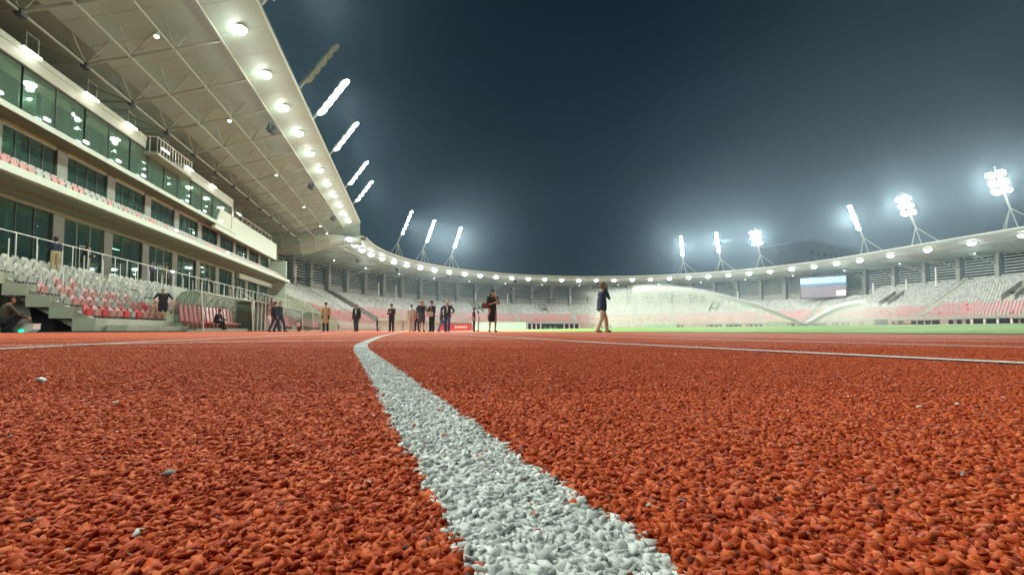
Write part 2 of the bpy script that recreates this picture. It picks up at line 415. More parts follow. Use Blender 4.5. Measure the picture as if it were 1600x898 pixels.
# terraces: rows 0..3 start at Y=22.2, rows 4..5 run on behind the camera
YS = 22.2
for j in range(6):
    y0 = YS if j < 4 else YB
    mb = MB(); mb.box(SX(j)-.8-.02, SX(j), y0, YE, SH(j)-.47 if j else .05, SH(j))
    P(mb, 'terrace_step', M['concrete_pale'])
mb = MB(); mb.box(-20.9, SX(6), YB, YE, 3.0, 3.28); P(mb, 'walkway', M['concrete'])
# raking beam + underside seen at the stepped end
mb = MB()
mb.add([(-12.7,22.35,.55),(-12.7,22.65,.55),(-12.7,22.65,.02),(-12.7,22.35,.02),(-13.1,22.35,.02),(-13.1,22.65,.02),(-17.3,22.65,2.6),(-17.3,22.35,2.6),(-17.3,22.35,3.0),(-17.3,22.65,3.0)],
       [(0,3,4,7,8),(1,9,6,5,2),(0,8,9,1),(4,5,6,7)])
P(mb, 'raking_beam', M['concrete'])
mb = MB(); mb.add([(-12.75,22.75,.05),(-12.75,22.75,.5),(-14.1,22.75,.9),(-15.7,22.75,1.8),(-20.7,22.75,2.9),(-20.7,22.75,.05)],[(0,1,2,3,4,5)]); P(mb, 'side_wall', M['concrete'])
mb = MB(); mb.box(-17.0,-13.3,22.68,22.74,.06,.16); mb.add([(-15.2,22.70,1.35),(-13.3,22.70,.06),(-14.9,22.70,.06)],[(0,2,1)]); P(mb, 'dark_gap', M['void'])  # black strip and triangle over the solid wall paint its shade
mb = MB(); mb.box(-20.9,-20.7,YB,88,0,3.0); mb.box(-17.3,-13.2,22.9,23.1,0,.6); P(mb, 'back_wall', M['concrete_dark'])
mb = MB(); mb.box(-12.48,-11.75,22.9,28.6,.05,.30); mb.box(-12.48,-12.1,28.6,29.4,.05,.5); P(mb, 'plinth', M['concrete_pale'])
# facade columns between the bays
colY = [YB + 4.65*k for k in range(20) if YB + 4.65*k < YE-.5]
for y in colY:
    mb = MB(); mb.box(-21.1,-20.35,y-.45,y+.45,3.28,7.0); mb.box(-21.0,-20.3,y-.42,y+.42,7.66,10.8); mb.box(-20.6,-20.2,y-.3,y+.3,11.1,13.5)
    P(mb, 'column', M['column'])
def slab(z0, z1, xf, name, m_, y1=YE):
    mb = MB(); mb.box(-30, xf, YB, y1, z0, z1); return P(mb, name, m_)
# lower balcony slab
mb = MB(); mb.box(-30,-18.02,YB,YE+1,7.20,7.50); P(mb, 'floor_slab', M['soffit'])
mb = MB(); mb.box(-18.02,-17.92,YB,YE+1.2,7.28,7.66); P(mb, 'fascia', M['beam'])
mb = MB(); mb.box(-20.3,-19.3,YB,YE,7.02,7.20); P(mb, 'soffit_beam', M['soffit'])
mb = MB(); mb.box(-20.42,-20.3,YB,YE,6.86,7.06); P(mb, 'window_head', M['beam'])
# upper slab
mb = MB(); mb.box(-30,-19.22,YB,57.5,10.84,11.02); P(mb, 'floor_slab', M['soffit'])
mb = MB(); mb.box(-19.22,-19.14,YB,57.3,10.80,11.10); P(mb, 'fascia', M['beam'])
mb = MB(); mb.box(-20.5,-20.36,YB,YE,10.60,10.84); P(mb, 'window_head', M['beam'])
# top beam with return posts, gap where the camera balcony sits
for (a, b_) in ((YB,38.9),(44.6,56.2)):
    mb = MB(); mb.box(-19.5,-19.16,a,b_,13.46,14.05); mb.box(-19.9,-19.12,a,b_,14.05,14.35); P(mb, 'fascia', M['beam'])
    mb = MB(); mb.box(-30,-19.5,a,b_,13.9,14.1); P(mb, 'floor_slab', M['concrete'])
mb = MB(); mb.box(-19.5,-19.16,56.0,56.35,11.1,14.3); P(mb, 'end_post', M['beam'])
# big plain parapet panel at the far end
mb = MB(); mb.add([(-19.2,51.6,10.3),(-19.2,53.0,12.6),(-19.2,73.7,12.6),(-19.2,73.7,10.3),(-19.5,51.6,10.3),(-19.5,53.0,12.6),(-19.5,73.7,12.6),(-19.5,73.7,10.3)],
   [(0,3,2,1),(4,5,6,7),(0,1,5,4),(1,2,6,5),(2,3,7,6),(3,0,4,7)])
for v in range(8): pass
P(mb, 'parapet', M['beam'])
mb = MB(); mb.box(-30,-19.5,57.5,73.7,10.5,10.7); P(mb, 'terrace_floor', M['concrete'])
mb = MB(); mb.box(-20.4,-18.1,YE-.3,YE,3.28,10.3); P(mb, 'end_fin', M['beam'])
mb = MB(); mb.box(-20.3,-19.9,61,YE,6.3,6.9); P(mb, 'transom', M['beam'])
# rooms behind the glass
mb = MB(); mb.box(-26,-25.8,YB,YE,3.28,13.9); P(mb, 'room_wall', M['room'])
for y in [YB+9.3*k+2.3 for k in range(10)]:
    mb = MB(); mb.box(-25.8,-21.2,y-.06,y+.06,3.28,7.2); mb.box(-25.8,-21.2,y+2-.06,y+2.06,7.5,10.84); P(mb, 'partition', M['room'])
# window panes: one per bay and storey, with mullions
def bay(y0, y1, z0, z1, x, nm, door=False):
    mb = MB(); mb.box(x-.02,x,y0,y1,z0,z1); f = P(mb, 'window', M['glass' if z0 < 11 else 'glass_pale'])
    mb = MB()
    for k in range(nm+1):
        y = y0 + (y1-y0)*k/nm; mb.box(x-.03,x+.04,y-.025,y+.025,z0,z1)
    mb.box(x-.03,x+.045,y0,y1,z1-.06,z1); mb.box(x-.03,x+.045,y0,y1,z0,z0+.06)
    if door:
        ym = y0 + (y1-y0)*.55; mb.box(x+.005,x+.05,ym-.5,ym+.5,z0+2.1,z0+2.18); mb.box(x+.005,x+.05,ym-.54,ym-.46,z0,z0+2.18); mb.box(x+.005,x+.05,ym+.46,ym+.54,z0,z0+2.18)
    fr = P(mb, 'window_frame', M['steel'] if door else M['steel_dark'], f)
for k, y in enumerate(colY):
    y1 = min(y+4.65, YE)
    if y1 - y < 1 or y < 8: continue
    bay(y+.46, y1-.46, 3.28, 6.88, -20.5, 3, k % 2 == 0)
    bay(y+.43, y1-.43, 7.62, 10.62, -20.45, 4)
    if y1 < 57: bay(y, y1, 11.12, 13.46, -19.3, 2)
# blinds and furniture inside
for storey, (z0, z1, x) in enumerate(((3.3,6.8,-21.3),(7.6,10.7,-21.2),(11.1,13.5,-20.7))):
    y = 14.0
    while y < (YE-1 if storey < 2 else 55):
        wd = rnd.choice([.3,.5,.8,1.2]) ; y += rnd.uniform(.4, 3.0) if storey < 2 else rnd.uniform(.3,1.4)
        if y + wd < (YE if storey < 2 else 55.5):
            mb = MB(); mb.box(x-.05,x,y,y+wd,z0,z1); P(mb, 'blind', M['curtain'])
        y += wd
# balcony seats rail and glass at upper terrace end
mb = MB()
for y in [58+1.5*k for k in range(11)]: mb.tube((-19.7,y,10.7),(-19.7,y,13.6),.035)
mb.tube((-19.7,58,13.6),(-19.7,73,13.6),.035); P(mb, 'terrace_railing', M['white_paint'])
# camera balcony in the gap of the top beam
CB = empty('balcony', (-19.2,41.5,13.0), 0, 'small railed steel balcony set into the gap of the top fascia beam', 'balcony')
mb = MB(); mb.box(-20.2,-18.4,38.9,44.6,13.05,13.25); P(mb, 'deck', M['steel'], CB)
mb = MB()
for k in range(13): mb.tube((-18.45,38.95+k*.46,13.25),(-18.45,38.95+k*.46,14.4),.03)
for k in range(4): mb.tube((-18.45-.5*k,38.95,13.25),(-18.45-.5*k,38.95,14.4),.03)
mb.tube((-18.45,38.95,14.4),(-18.45,44.5,14.4),.035); mb.tube((-18.45,38.95,14.4),(-20.1,38.95,14.4),.035); P(mb, 'railing', M['white_paint'], CB)

# ---- roof: sloping ceiling, ties, trusses
RX = lambda x: 15.8 + .34*(19 + x) if x > -19 else 15.8
NODES = [-19.0,-16.7,-14.4,-11.75,-9.0]
cz = lambda x: RX(x) + (1.25 if x < -11.8 else .55)
YR = 87.0
mb = MB(); xs = [-33,-19,-16.7,-14.4,-11.75]
mb.sheet([[(x,YB,(17.0 if x < -19.1 else cz(x))) for x in xs],[(x,YR,(17.0 if x < -19.1 else cz(x))) for x in xs]])
mb.sheet([[(x,YB,(17.0 if x < -19.1 else cz(x))+.35) for x in xs[::-1]],[(x,YR,(17.0 if x < -19.1 else cz(x))+.35) for x in xs[::-1]]])
P(mb, 'roof', M['ceiling'])
# lip band (closed box section with panel joints)
mb = MB()
prof = [(-11.75,18.27),(-9.15,19.12),(-9.0,19.3),(-9.0,19.75),(-9.3,19.95),(-11.75,19.6)]
mb.sheet([[(x,YB,z) for x,z in prof+prof[:1]],[(x,YR,z) for x,z in prof+prof[:1]]]); mb.add([(x,YR,z) for x,z in prof],[tuple(range(6))])
P(mb, 'roof_lip', M['ceiling'])
mb = MB(); mb.box(-8.99,-8.93,YB,YR,19.3,19.42); P(mb, 'edge_trim', M['white_paint'])
mb = MB(); y = YB+1
while y < YR: mb.sheet([[(-11.7,y,18.275),(-9.2,y,19.092)],[(-11.7,y+.035,18.275),(-9.2,y+.035,19.092)]]); y += 2.6
P(mb, 'panel_joint', M['concrete_dark'])
mb = MB(); y = YB+1
while y < YR:
    for a, b_ in ((-19,-16.8),(-16.6,-14.5),(-14.3,-11.9)): mb.sheet([[(a,y,cz(a)-.012),(b_,y,cz(b_)-.012)],[(a,y+.04,cz(a)-.012),(b_,y+.04,cz(b_)-.012)]])
    y += 2.375
P(mb, 'sheet_joint', M['concrete_dark'])
for x in NODES[:4]:
    mb = MB(); mb.box(x-.06,x+.06,YB,YR,RX(x)-.09,RX(x)+.03); P(mb, 'tie_beam', M['steel'])
TY = [YB + 1.3 + 4.75*k for k in range(21) if YB + 1.3 + 4.75*k < YR]
TY = [y - (TY[0] % 4.75) + (32.1-.2) % 4.75 for y in TY]
for y in TY:
    if y > YR-.5: continue
    mb = MB()
    for a, b_ in zip([-25.5]+NODES[:3], NODES[:4]):
        za = 15.5 if a < -19.1 else RX(a); mb.tube((a,y,za),(b_,y,RX(b_)),.09,.09,5)
    for x in NODES[:3]:
        nz_ = RX(x)
        mb.tube((x,y,nz_),(x+1.15,y,cz(x+1.15)),.05,.05,5); mb.tube((x,y,nz_),(x-1.0,y,17.0 if x < -18 else cz(x-1.0)),.05,.05,5)
        mb.tube((x,y,nz_),(x,y+1.3,cz(x)),.045,.045,5); mb.tube((x,y,nz_),(x,y-1.3,cz(x)),.045,.045,5)
    mb.tube((-25.5,y,15.5),(-22.0,y,16.9),.05,.05,5); mb.tube((-19,y,15.8),(-22.0,y,16.9),.05,.05,5)
    P(mb, 'truss', M['steel'])
    mb = MB(); mb.frame((-19.0,y,15.72),(1,0,0),(0,1,0),(0,0,1),.16,.2,.16); P(mb, 'truss_joint', M['steel_dark'])
    mb = MB(); mb.tube((-25.5,y,14.2),(-25.5,y,17),.14,.14,6); P(mb, 'truss_post', M['steel_dark'])
for k in range(11):
    y = YB+3+9.5*k
    if y < YE+8:
        mb = MB(); mb.box(-28.6,-27.6,y-.6,y+.6,3,17); P(mb, 'rear_column', M['column'])
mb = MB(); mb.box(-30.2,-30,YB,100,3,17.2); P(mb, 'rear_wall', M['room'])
# curved end closure of the roof
rows = []
for k in range(9):
    a = k/8*math.pi/2; dy = 3.4*(1-math.cos(a)); s = math.sin(a)
    rows.append([(x, YR + dy, (cz(x) if x < -11.8 else 19.2) - 3.3*s) for x in (-31,-25,-22,-19,-16.7,-14.4,-11.9,-10.4,-9.0)])
mb = MB(); mb.sheet(rows); P(mb, 'roof_end', M['ceiling'], smooth=False)
for x in (-22,-19,-16.7,-14.4,-11.9):
    mb = MB()
    for k in range(8):
        a0, a1 = k/8*math.pi/2, (k+1)/8*math.pi/2
        mb.tube((x,YR-.05+3.4*(1-math.cos(a0)),(cz(x) if x < -11.95 else 19.2)-3.3*math.sin(a0)),(x,YR-.05+3.4*(1-math.cos(a1)),(cz(x) if x < -11.95 else 19.2)-3.3*math.sin(a1)),.10,.10,5)
    P(mb, 'end_rib', M['steel'])
mb = MB(); mb.tube((-25,90.3,14.2),(-9,90.3,16.0),.14,.14,6); P(mb, 'end_chord', M['steel'])

# ================================================================== roof lamps
def disc_lamp(name, r, lens, depth=.25):
    t = empty(name); mb = MB(); mb.tube((0,0,0),(0,0,depth),r*1.15,r*.9,14); child(mb,'housing',M['steel'],t)
    mb = MB(); rr_ = []
    for k in range(5):
        a = k/4*math.pi/2; rr_.append([(r*math.cos(a)*math.cos(u*math.pi/6), r*math.cos(a)*math.sin(u*math.pi/6), -.004-r*.8*math.sin(a)) for u in range(13)])
    mb.sheet(rr_); child(mb,'lens',M[lens],t); return t
dl = None; first = True
ys = [-9+5.2*k for k in range(19)]; off = (31.0 - ys[0]) % 5.2; lampY = [y+off for y in ys if y+off < 86.5]
for k, y in enumerate(lampY):
    if dl is None: dl = disc_lamp('ceiling_light', .38, 'lamp'); c = dl
    else: c = dup(dl)
    c.location = (-10.45, y, 18.62); 
    tag(c, f'round white floodlight under the left roof lip, {ordn(len(lampY)-1-k)} one counted from the far roof end', 'ceiling light', 'floodlights in a row under the main roof lip')
    if y > -12: lamp_light('lamp_light', c, (0,0,-.42), 1500, radius=.2, spot=165, aim=(0.25,0,-1)); lamp_light('lamp_spill', c, (0,0,-1.2), 42, radius=.05)  # second, weak point is added to lift the ceiling
# little spots further under the roof
sp = None; spotsY = [29.9,41,54.5,68,80,86] + [16.9]
spotsY.sort()
for k, y in enumerate(spotsY):
    if sp is None: sp = disc_lamp('spot_lamp', .13, 'spotl', .3); c = sp
    else: c = dup(sp)
    c.location = (-14.4, y, RX(-14.4)-.45)
    tag(c, f'tiny white spot lamp hanging mid ceiling, {ordn(len(spotsY)-1-k)} one counted from the far roof end', 'spot lamp', 'small spots under the main roof')
# tubes above the top beam
tb = None; tubesY = [23.3,27.9,32.5,36.6,41.2,45.4,50.4,57.5]
for k, y in enumerate(tubesY):
    if tb is None:
        tb = empty('tube_light'); mb = MB(); mb.box(-.06,.06,-.62,.62,.04,.1); child(mb,'housing',M['steel'],tb)
        mb = MB(); mb.tube((0,-.6,0),(0,.6,0),.055,.055,8); child(mb,'lens',M['tube'],tb)
        mb = MB(); mb.tube((0,-.4,.1),(0,-.4,.9),.02); mb.tube((0,.4,.1),(0,.4,.9),.02); mb.tube((0,-.42,.88),(0,.42,.88),.02); child(mb,'hanger',M['steel'],tb); c = tb
    else: c = dup(tb)
    c.location = (-18.95, y, 14.15 if y < 56 else 13.1)
    tag(c, f'white tube light just above the top cream beam, {ordn(k)} one from the camera side', 'tube light', 'tube lights along the top fascia beam')
    lamp_light('tube_glow', c, (.30,0,-.1), 7, (1,.90,.78), .05)
# glowing boxes stand in for flood reflections in the glass and on slabs
cool = None; cl = [(-19.1,26.3,11.32),(-19.1,29.3,11.32),(-19.1,32.4,11.32),(-19.1,35.6,11.32),(-19.1,38.6,11.32),(-19.1,45.4,11.32),(-19.1,49.0,11.32),(-19.1,53,11.32),
      (-17.9,40.9,7.84),(-17.9,51.5,7.84),(-20.3,46,5.2),(-20.3,50,8.6),(-20.3,53,8.9)]
for k, p in enumerate(cl):
    if cool is None:
        cool = empty('wall_light'); mb = MB(); mb.box(-.08,.03,-.20,.20,.07,.11); child(mb,'housing',M['steel'],cool)  # housing and lens are made up to carry the reflection glow
        mb = MB(); mb.frame((0,0,0),(1,0,0),(0,1,0),(0,0,1),.05,.18,.055); child(mb,'lens',M['coollamp'],cool); c = cool
    else: c = dup(cool)
    c.location = p
    lab = (f'bluish white light at the foot of the upper glass, {ordn(k)} one from the camera side' if k < 8 else
           ['bright light on the lower slab edge below the upper balcony gap','bright light on the lower slab edge near the far parapet panel',
            'light on the ground floor glass wall behind the walkway','nearer of two lights on the middle storey glass','farther of two lights on the middle storey glass'][k-8])
    tag(c, lab, 'wall light', 'small lights on the stand facade')
# strip lights in the ground floor rooms
st = None; stp = [(-22.3,27.9,6.3),(-22.3,29.6,6.5),(-22.3,34.2,6.4),(-22.3,36.0,6.5),(-22.6,42,6.4),(-22.6,44,6.4),(-22.3,25.2,6.5),(-22.6,51,6.4)]
for k, p in enumerate(stp):
    if st is None:
        st = empty('strip_light'); mb = MB(); mb.box(-.1,.1,-.62,.62,.03,.09); child(mb,'housing',M['steel'],st)
        mb = MB(); mb.box(-.08,.08,-.6,.6,0,.028); child(mb,'lens',M['tube'],st); c = st
    else: c = dup(st)
    c.location = p; tag(c, f'strip light glowing inside the ground floor rooms, {ordn(sorted(q[1] for q in stp).index(p[1]))} one from the camera side', 'strip light', 'strip lights in the ground floor rooms')
    if k % 2 == 0: lamp_light('strip_glow', c, (0,0,-.3), 25, (.9,1,.92), .03)
for (y, z) in ((20,9.9),(32,9.9),(44,9.9),(58,9.9),(24,13.2),(33,13.2),(42,13.2),(51,13.2)):  # unseen points added to brighten the rooms behind the glass
    l = bpy.data.lights.new('room_light','POINT'); l.energy = (70 if z < 12 else 110)*K; l.color = (.8,1,.85); l.shadow_soft_size = .02
    o = bpy.data.objects.new('room_light', l); COL.objects.link(o); o.location = (-23, y, z)

# ================================================================== ring stand
RG = empty('bowl_stand', (CX, CY+40, 0), 0, 'curved seating bowl with louvred rear wall and thin ring roof round the far bend', 'grandstand')
def PR(mb, name, m_, smooth=False, parent=None): return P(mb, name, m_, parent or RG, smooth)
IS = [-.15] + [k*.5 for k in range(0, 67)] + [33+ k for k in range(1, 11)]
I_END = 43
def strip(rad_z, i0, i1, step=.5):
    ii = []; i = i0
    while i < i1 - 1e-6: ii.append(i); i += step
    ii.append(i1)
    return [[ring(i, r_, z) for (r_, z) in rad_z] for i in ii]
GAP0, GAP1 = 3.95, 4.55
def zrow(j): return 8.8 - .45*(13 - j)          # tread height of row j
def rrow(j): return 59 + .8*j
for (i0, i1, j0, j1) in ((-1.8, GAP0, -3, 13), (GAP1, 31.5, 0, 13), (31.5, I_END, 0, 18)):
    prof = [(rrow(j0)-.05, 0.0)]
    for j in range(j0, j1+1):
        prof += [(rrow(j), zrow(j)), (rrow(j)+.79, zrow(j))]
    prof += [(75.2, zrow(j1))]
    mb = MB(); mb.sheet(strip(prof, i0, i1)); PR(mb, 'terrace', M['concrete_pale'])
mb = MB(); pe = [ring(-1.8, r_, z) for r_, z in [(56.55,0)]+[q for j in range(-3,14) for q in ((rrow(j),zrow(j)),(rrow(j)+.79,zrow(j)))]+[(75.2,zrow(13)),(75.2,0)]]
mb.add(pe,[tuple(range(len(pe)))]); PR(mb,'end_wall',M['concrete_pale'])
# gap walls (stair cut) at the left
for (i, nm) in ((GAP0,'stair_wall'),(GAP1,'stair_wall')):
    mb = MB(); t_ = along(i)
    ps = [ring(i, 56.4 if i == GAP0 else 58.6, 0), ring(i, 56.4 if i == GAP0 else 58.6, 1.4 if i == GAP0 else 3.3), ring(i, 70.8, 9.6), ring(i, 75, 9.6), ring(i, 75, 0)]
    mb.add(ps + [p + t_*.25*(1 if i == GAP0 else -1) for p in ps], [(0,1,2,3,4),(9,8,7,6,5),(0,5,6,1),(1,6,7,2),(2,7,8,3)]); PR(mb, nm, M['concrete'])
mb = MB(); mb.sheet([[ring(GAP0,59,.02),ring(GAP1,59,.02)],[ring(GAP0,75,7),ring(GAP1,75,7)]]); PR(mb, 'stair_flight', M['concrete_dark'])
# front cap rail of the terrace
for (i0,i1,r_,z) in ((-1.8,GAP0,56.5,1.0),(GAP1,I_END,58.85,2.95)):
    mb = MB(); mb.sheet(strip([(r_-.12,z-.6),(r_-.12,z),(r_+.12,z),(r_+.12,z-.6)], i0, i1)); PR(mb, 'front_kerb', M['concrete_pale'])
# columns and louvre bays
louv = None
for i in range(-3, I_END+1):
    p = ring(i, 74.0, 0); n_ = inward(i); t_ = along(i)
    mb = MB(); mb.frame((p.x,p.y,12.3), n_, t_, (0,0,1), .55, .42, 4.2); PR(mb, 'column', M['column'])
    lo = 7.0 if i < 4 else 11.3
    a = ring(i+.09, 74.6, 0); b_ = ring(i+.91, 74.6, 0); mid = (a+b_)/2; hw = (b_-a).length/2; tt = (b_-a).normalized(); nn_ = Vector((-tt.y, tt.x, 0))
    if nn_.dot(inward(i+.5)) < 0: nn_ = -nn_
    mb = MB(); nb = int((16.3-lo)/.62)
    for k in range(nb):
        z = lo + .35 + k*.62
        mb.frame((mid.x,mid.y,z), (nn_*.8 + Vector((0,0,-.55))), tt, (nn_*.55+Vector((0,0,.8))), .19, hw, .025)
    PR(mb, 'louvre', M['louvre'])
    mb = MB(); mb.frame((mid.x-nn_.x*.6,mid.y-nn_.y*.6,(lo+16.5)/2), nn_, tt, (0,0,1), .05, hw, (16.5-lo)/2); PR(mb, 'louvre_back', M['void'])
    if lo > 8.9:
        mb = MB(); mb.frame((mid.x,mid.y,(lo+8.3)/2), nn_, tt, (0,0,1), .12, hw, (lo-8.3)/2-.01); PR(mb, 'wall_panel', M['concrete'])
# ring roof
prof = [(54.15,16.75),(54.0,16.85),(54.0,17.3),(54.3,17.5),(77,17.1),(77,16.2),(74,16.3),(60.5,16.62),(60.4,16.5),(60.2,16.5),(60.1,16.64)]
mb = MB(); mb.sheet([[*r_, r_[0]] for r_ in strip(prof, .35, I_END, .5)]); PR(mb, 'ring_roof', M['ceiling'])
mb = MB(); mb.sheet(strip([(53.99,17.25),(53.95,17.3),(53.95,17.4),(53.99,17.42)], .35, I_END, .5)); PR(mb, 'edge_trim', M['white_paint'])
mb = MB(); mb.sheet([[Vector((-8.3,87,17)), Vector((-31,87,17))],[Vector((-8.3,92,17)),Vector((-31,95,17))]]); PR(mb, 'roof_link', M['ceiling'])
for i in range(0, I_END):
    mb = MB(); a = ring(i,73.4,14.0); b_ = ring(i,66,16.0); c_ = ring(i,61,15.9)
    mb.tube(a, b_, .10,.10,5); mb.tube(ring(i,73.4,15.9), c_, .08,.08,5)
    for (r0,z0,r1,z1) in ((73.4,14.0,70,16.0),(70,16.0,69.0,15.1),(66,16.0,67.2,15.4)): mb.tube(ring(i,r0,z0),ring(i,r1,z1),.06,.06,5)
    mb.tube(ring(i,73.4,14.0),ring(i+.5,69,16.2),.05,.05,5); mb.tube(ring(i,73.4,14.0),ring(i-.5,69,16.2),.05,.05,5)
    PR(mb, 'roof_truss', M['steel'])
# front wall openings at the far and right side, behind the advertising level
for i in [k for k in range(11, I_END) if k not in (15,16,20,22)]:
    if i < 26 and i % 3 == 0: continue
    a = ring(i+.12, 58.80, 0); b_ = ring(i+.88, 58.80, 0); mid = (a+b_)/2; tt = (b_-a).normalized(); nn_ = inward(i+.5)
    mb = MB(); mb.frame((mid.x,mid.y,1.35), nn_, tt, (0,0,1), .05, (b_-a).length/2, .85 if i > 30 else .55); f = PR(mb, 'wall_opening', M['void'])  # black panel paints the shade of the recess
    mb = MB()
    for q in (-.5,0,.45): mb.frame((mid.x+tt.x*q*3+nn_.x*.1,mid.y+tt.y*q*3+nn_.y*.1,1.2), nn_, tt, (0,0,1), .05, .12+.2*(i%2), .95)
    PR(mb, 'opening_post', M['concrete'])
# vomitories
for i in (12.5, 16.3, 19.3, 25.2, 32.6, 36.0):
    n_ = inward(i); t_ = along(i)
    for sgn in (-1, 1):
        mb = MB(); A = [ring(i,64.2,zrow(6)-.1), ring(i,64.2,zrow(6)+1.3), ring(i,69.6,zrow(13)+.9), ring(i,69.6,zrow(13)-.2)]
        A = [p + t_*sgn*.9 for p in A]; mb.add(A+[p+t_*sgn*.22 for p in A], [(0,1,2,3),(7,6,5,4),(0,4,5,1),(1,5,6,2)]); PR(mb, 'stair_wall', M['concrete'])
    c_ = ring(i,66.4,zrow(6)+.9); mb = MB(); mb.frame(c_, n_, t_, (0,0,1), .06, .88, 1.0); PR(mb, 'gate_opening', M['void'])  # black panel paints the shade inside the gateway
# radial aisles
for i in (2.0, 6.5, 9.2, 10.9, 14.4, 17.8, 21.3, 23.2, 27.6, 30.0, 34.3, 38.2):
    j0 = -3 if i < 4 else 0; j1 = 13 if i < 31.5 else 18; n_ = inward(i); t_ = along(i); mb = MB()
    for j in range(j0, j1+1):
        mb.frame(ring(i, rrow(j)+.55, zrow(j)+.115), n_, t_, (0,0,1), .24, .6, .11)
    for sg in (-1,1):
        mb.tube(ring(i,rrow(j0),zrow(j0)+.9)+t_*sg*.65, ring(i,rrow(j1),zrow(j1)+.9)+t_*sg*.65, .035,.035,5)
    PR(mb, 'aisle', M['concrete'])
# rail along the top of the far terrace
mb = MB()
i = GAP1
while i < 31.4:
    p = ring(i, 70.6, 8.8); mb.tube(p, p+Vector((0,0,1.15)), .035,.035,4); i += .11
mb.sheet(strip([(70.58,9.9),(70.62,9.96)], GAP1, 31.4)); PR(mb, 'top_railing', M['steel'])
mb = MB(); i = -1.5
while i < GAP0:
    p = ring(i, 70.6, 8.8); mb.tube(p, p+Vector((0,0,1.3)), .035,.035,4); i += .10
PR(mb, 'top_railing', M['steel'])

# ---------------------------------------------------------------- ring lamps
rl = None; rlam = [-.1 + 1.06*k for k in range(0, 37)]
for k, i in enumerate(rlam):
    if rl is None: rl = disc_lamp('ceiling_light', .62, 'lamp_cool'); c = rl  # lens dome oversized, its shape stands in for lamp bloom
    else: c = dup(rl)
    p = ring(i, 56.6, 16.45); c.location = p
    side = 'left' if i < 16 else 'right'
    tag(c, f'round white floodlight under the ring roof edge, {ordn(k)} one counted from the main stand', 'ceiling light', 'floodlights under the ring roof edge')
    if k % 2 == 0: lamp_light('lamp_light', c, (0,0,-.60), 1500, (.90,.97,1), .25, spot=165, aim=inward(i)*.35+Vector((0,0,-1))); lamp_light('lamp_spill', c, (0,0,-1.5), 90, (.86,1,.90), radius=.05)  # weak extra point added to lift the ring ceiling
rs = None; k = 0; i = 1.5
while i < 41:
    if rs is None: rs = disc_lamp('spot_lamp', .15, 'spotl', .3); c = rs
    else: c = dup(rs)
    c.location = ring(i, 66.5, 15.75)
    tag(c, f'tiny white spot lamp deeper under the ring roof, {ordn(k)} one counted from the main stand', 'spot lamp', 'small spots under the ring roof')
    if k % 2 == 0: lamp_light('spot_glow', c, (0,0,-1.6), 90, (.95,1,.93), .05)
    k += 1; i += 2.1

# ---------------------------------------------------------------- floodlight masts
def mast(base, n_, lit, label, big=1.0, nl=6, power=9000, arm0=4.0, hh=11.0):
    """tripod on the roof edge, arm leaning inwards with lamp heads"""
    t = empty('floodlight_mast', base, 0, label, 'floodlight mast', 'floodlight masts standing on the roof edge')
    tt = Vector((-n_.y, n_.x, 0)); apex = Vector((0,0,arm0)) + n_*.4; tip = n_*3.6 + Vector((0,0,hh))
    for q in (tt*4.2 - n_*.5, tt*1.0+n_*.2, -tt*.9+n_*.3, -tt*2.2 - n_*1.0):
        mb = MB(); mb.tube(q, apex, .09,.09,6); child(mb, 'leg', M['steel'], t)
    mb = MB(); mb.tube(apex - n_*.3*0, tip, .17,.13,8); child(mb, 'arm', M['steel'], t)
    d = (tip-apex)
    for k in range(nl):
        c = apex + d*(.30 + .70*k/(nl-1)) + n_*.35
        if big > 1.5: c = apex + d*(.42 + .20*(k//2)) + n_*.35 + tt*(.75 if k % 2 else -.75)
        hd = MB(); down = (n_*.62 + Vector((0,0,-.78))).normalized(); up2 = tt.cross(down)
        hd.tube(c, c - down*.28, min(.42*big,.72), .2*big, 12); hd.tube(c - down*.2, c - down*.2 - n_*.4, .04,.04,5)
        h = child(hd, 'lamp_head', M['steel'], t)
        mb = MB(); mb.tube(c + down*.004, c + down*.04, min(.39*big,.68),min(.39*big,.68), 14); child(mb, 'lens', M['flood'] if lit else M['glass_clear'], h)
    if lit:
        c = apex + d*.65 + n_*.9
        lamp_light('flood_light', t, c, power, (1,.99,.95), .5, spot=120, aim=(n_*1.0+Vector((0,0,-.62))) if big < 1.5 else (Vector((8,8,0))-base))
mm_ = [('floodlight bank on the left roof nearest the camera, glaring at the top of the frame',True,33),
       ('unlit bank of lamp heads seen side on above the left roof edge',False,44.5),
       ('brightest lit floodlight bank above the left roof, just past the unlit one',True,51),
       ('lit floodlight bank above the left roof, second past the unlit one',True,61.5),
       ('lit floodlight bank above the left roof, third past the unlit one',True,76),
       ('lit floodlight bank above the left roof, closest to the roof end',True,86)]
for lab, lit, D in mm_:
    Y = (D + .2113*7.5)/.9774
    mast(Vector((-11.4,Y,19.7)), Vector((1,0,0)), lit, lab, 1.49 if D == 51 else 1.2, 5, 44000, 3.0, 7.8)
for i, lab, big in ((5.46,'first tripod floodlight mast on the ring roof right of the main stand',1),(7.47,'middle one of the three tripod floodlight masts beside the main stand',1),
               (9.56,'rightmost of the three tripod floodlight masts beside the main stand',1),(24,'leftmost tripod floodlight mast of the right hand row on the ring roof',1),
               (26,'second tripod floodlight mast of the right hand row on the ring roof',1),(28.05,'third tripod floodlight mast of the right hand row with one round glare',1.7),
               (33,'floodlight mast on the right roof above the area right of the scoreboard',1.2),(34.6,'floodlight mast with the biggest glare on the right roof',2.0),
               (36.8,'floodlight mast at the right edge of the frame',2.0)):
    mast(ring(i,56.8,17.45), inward(i), True, lab, big, 6, 44000)

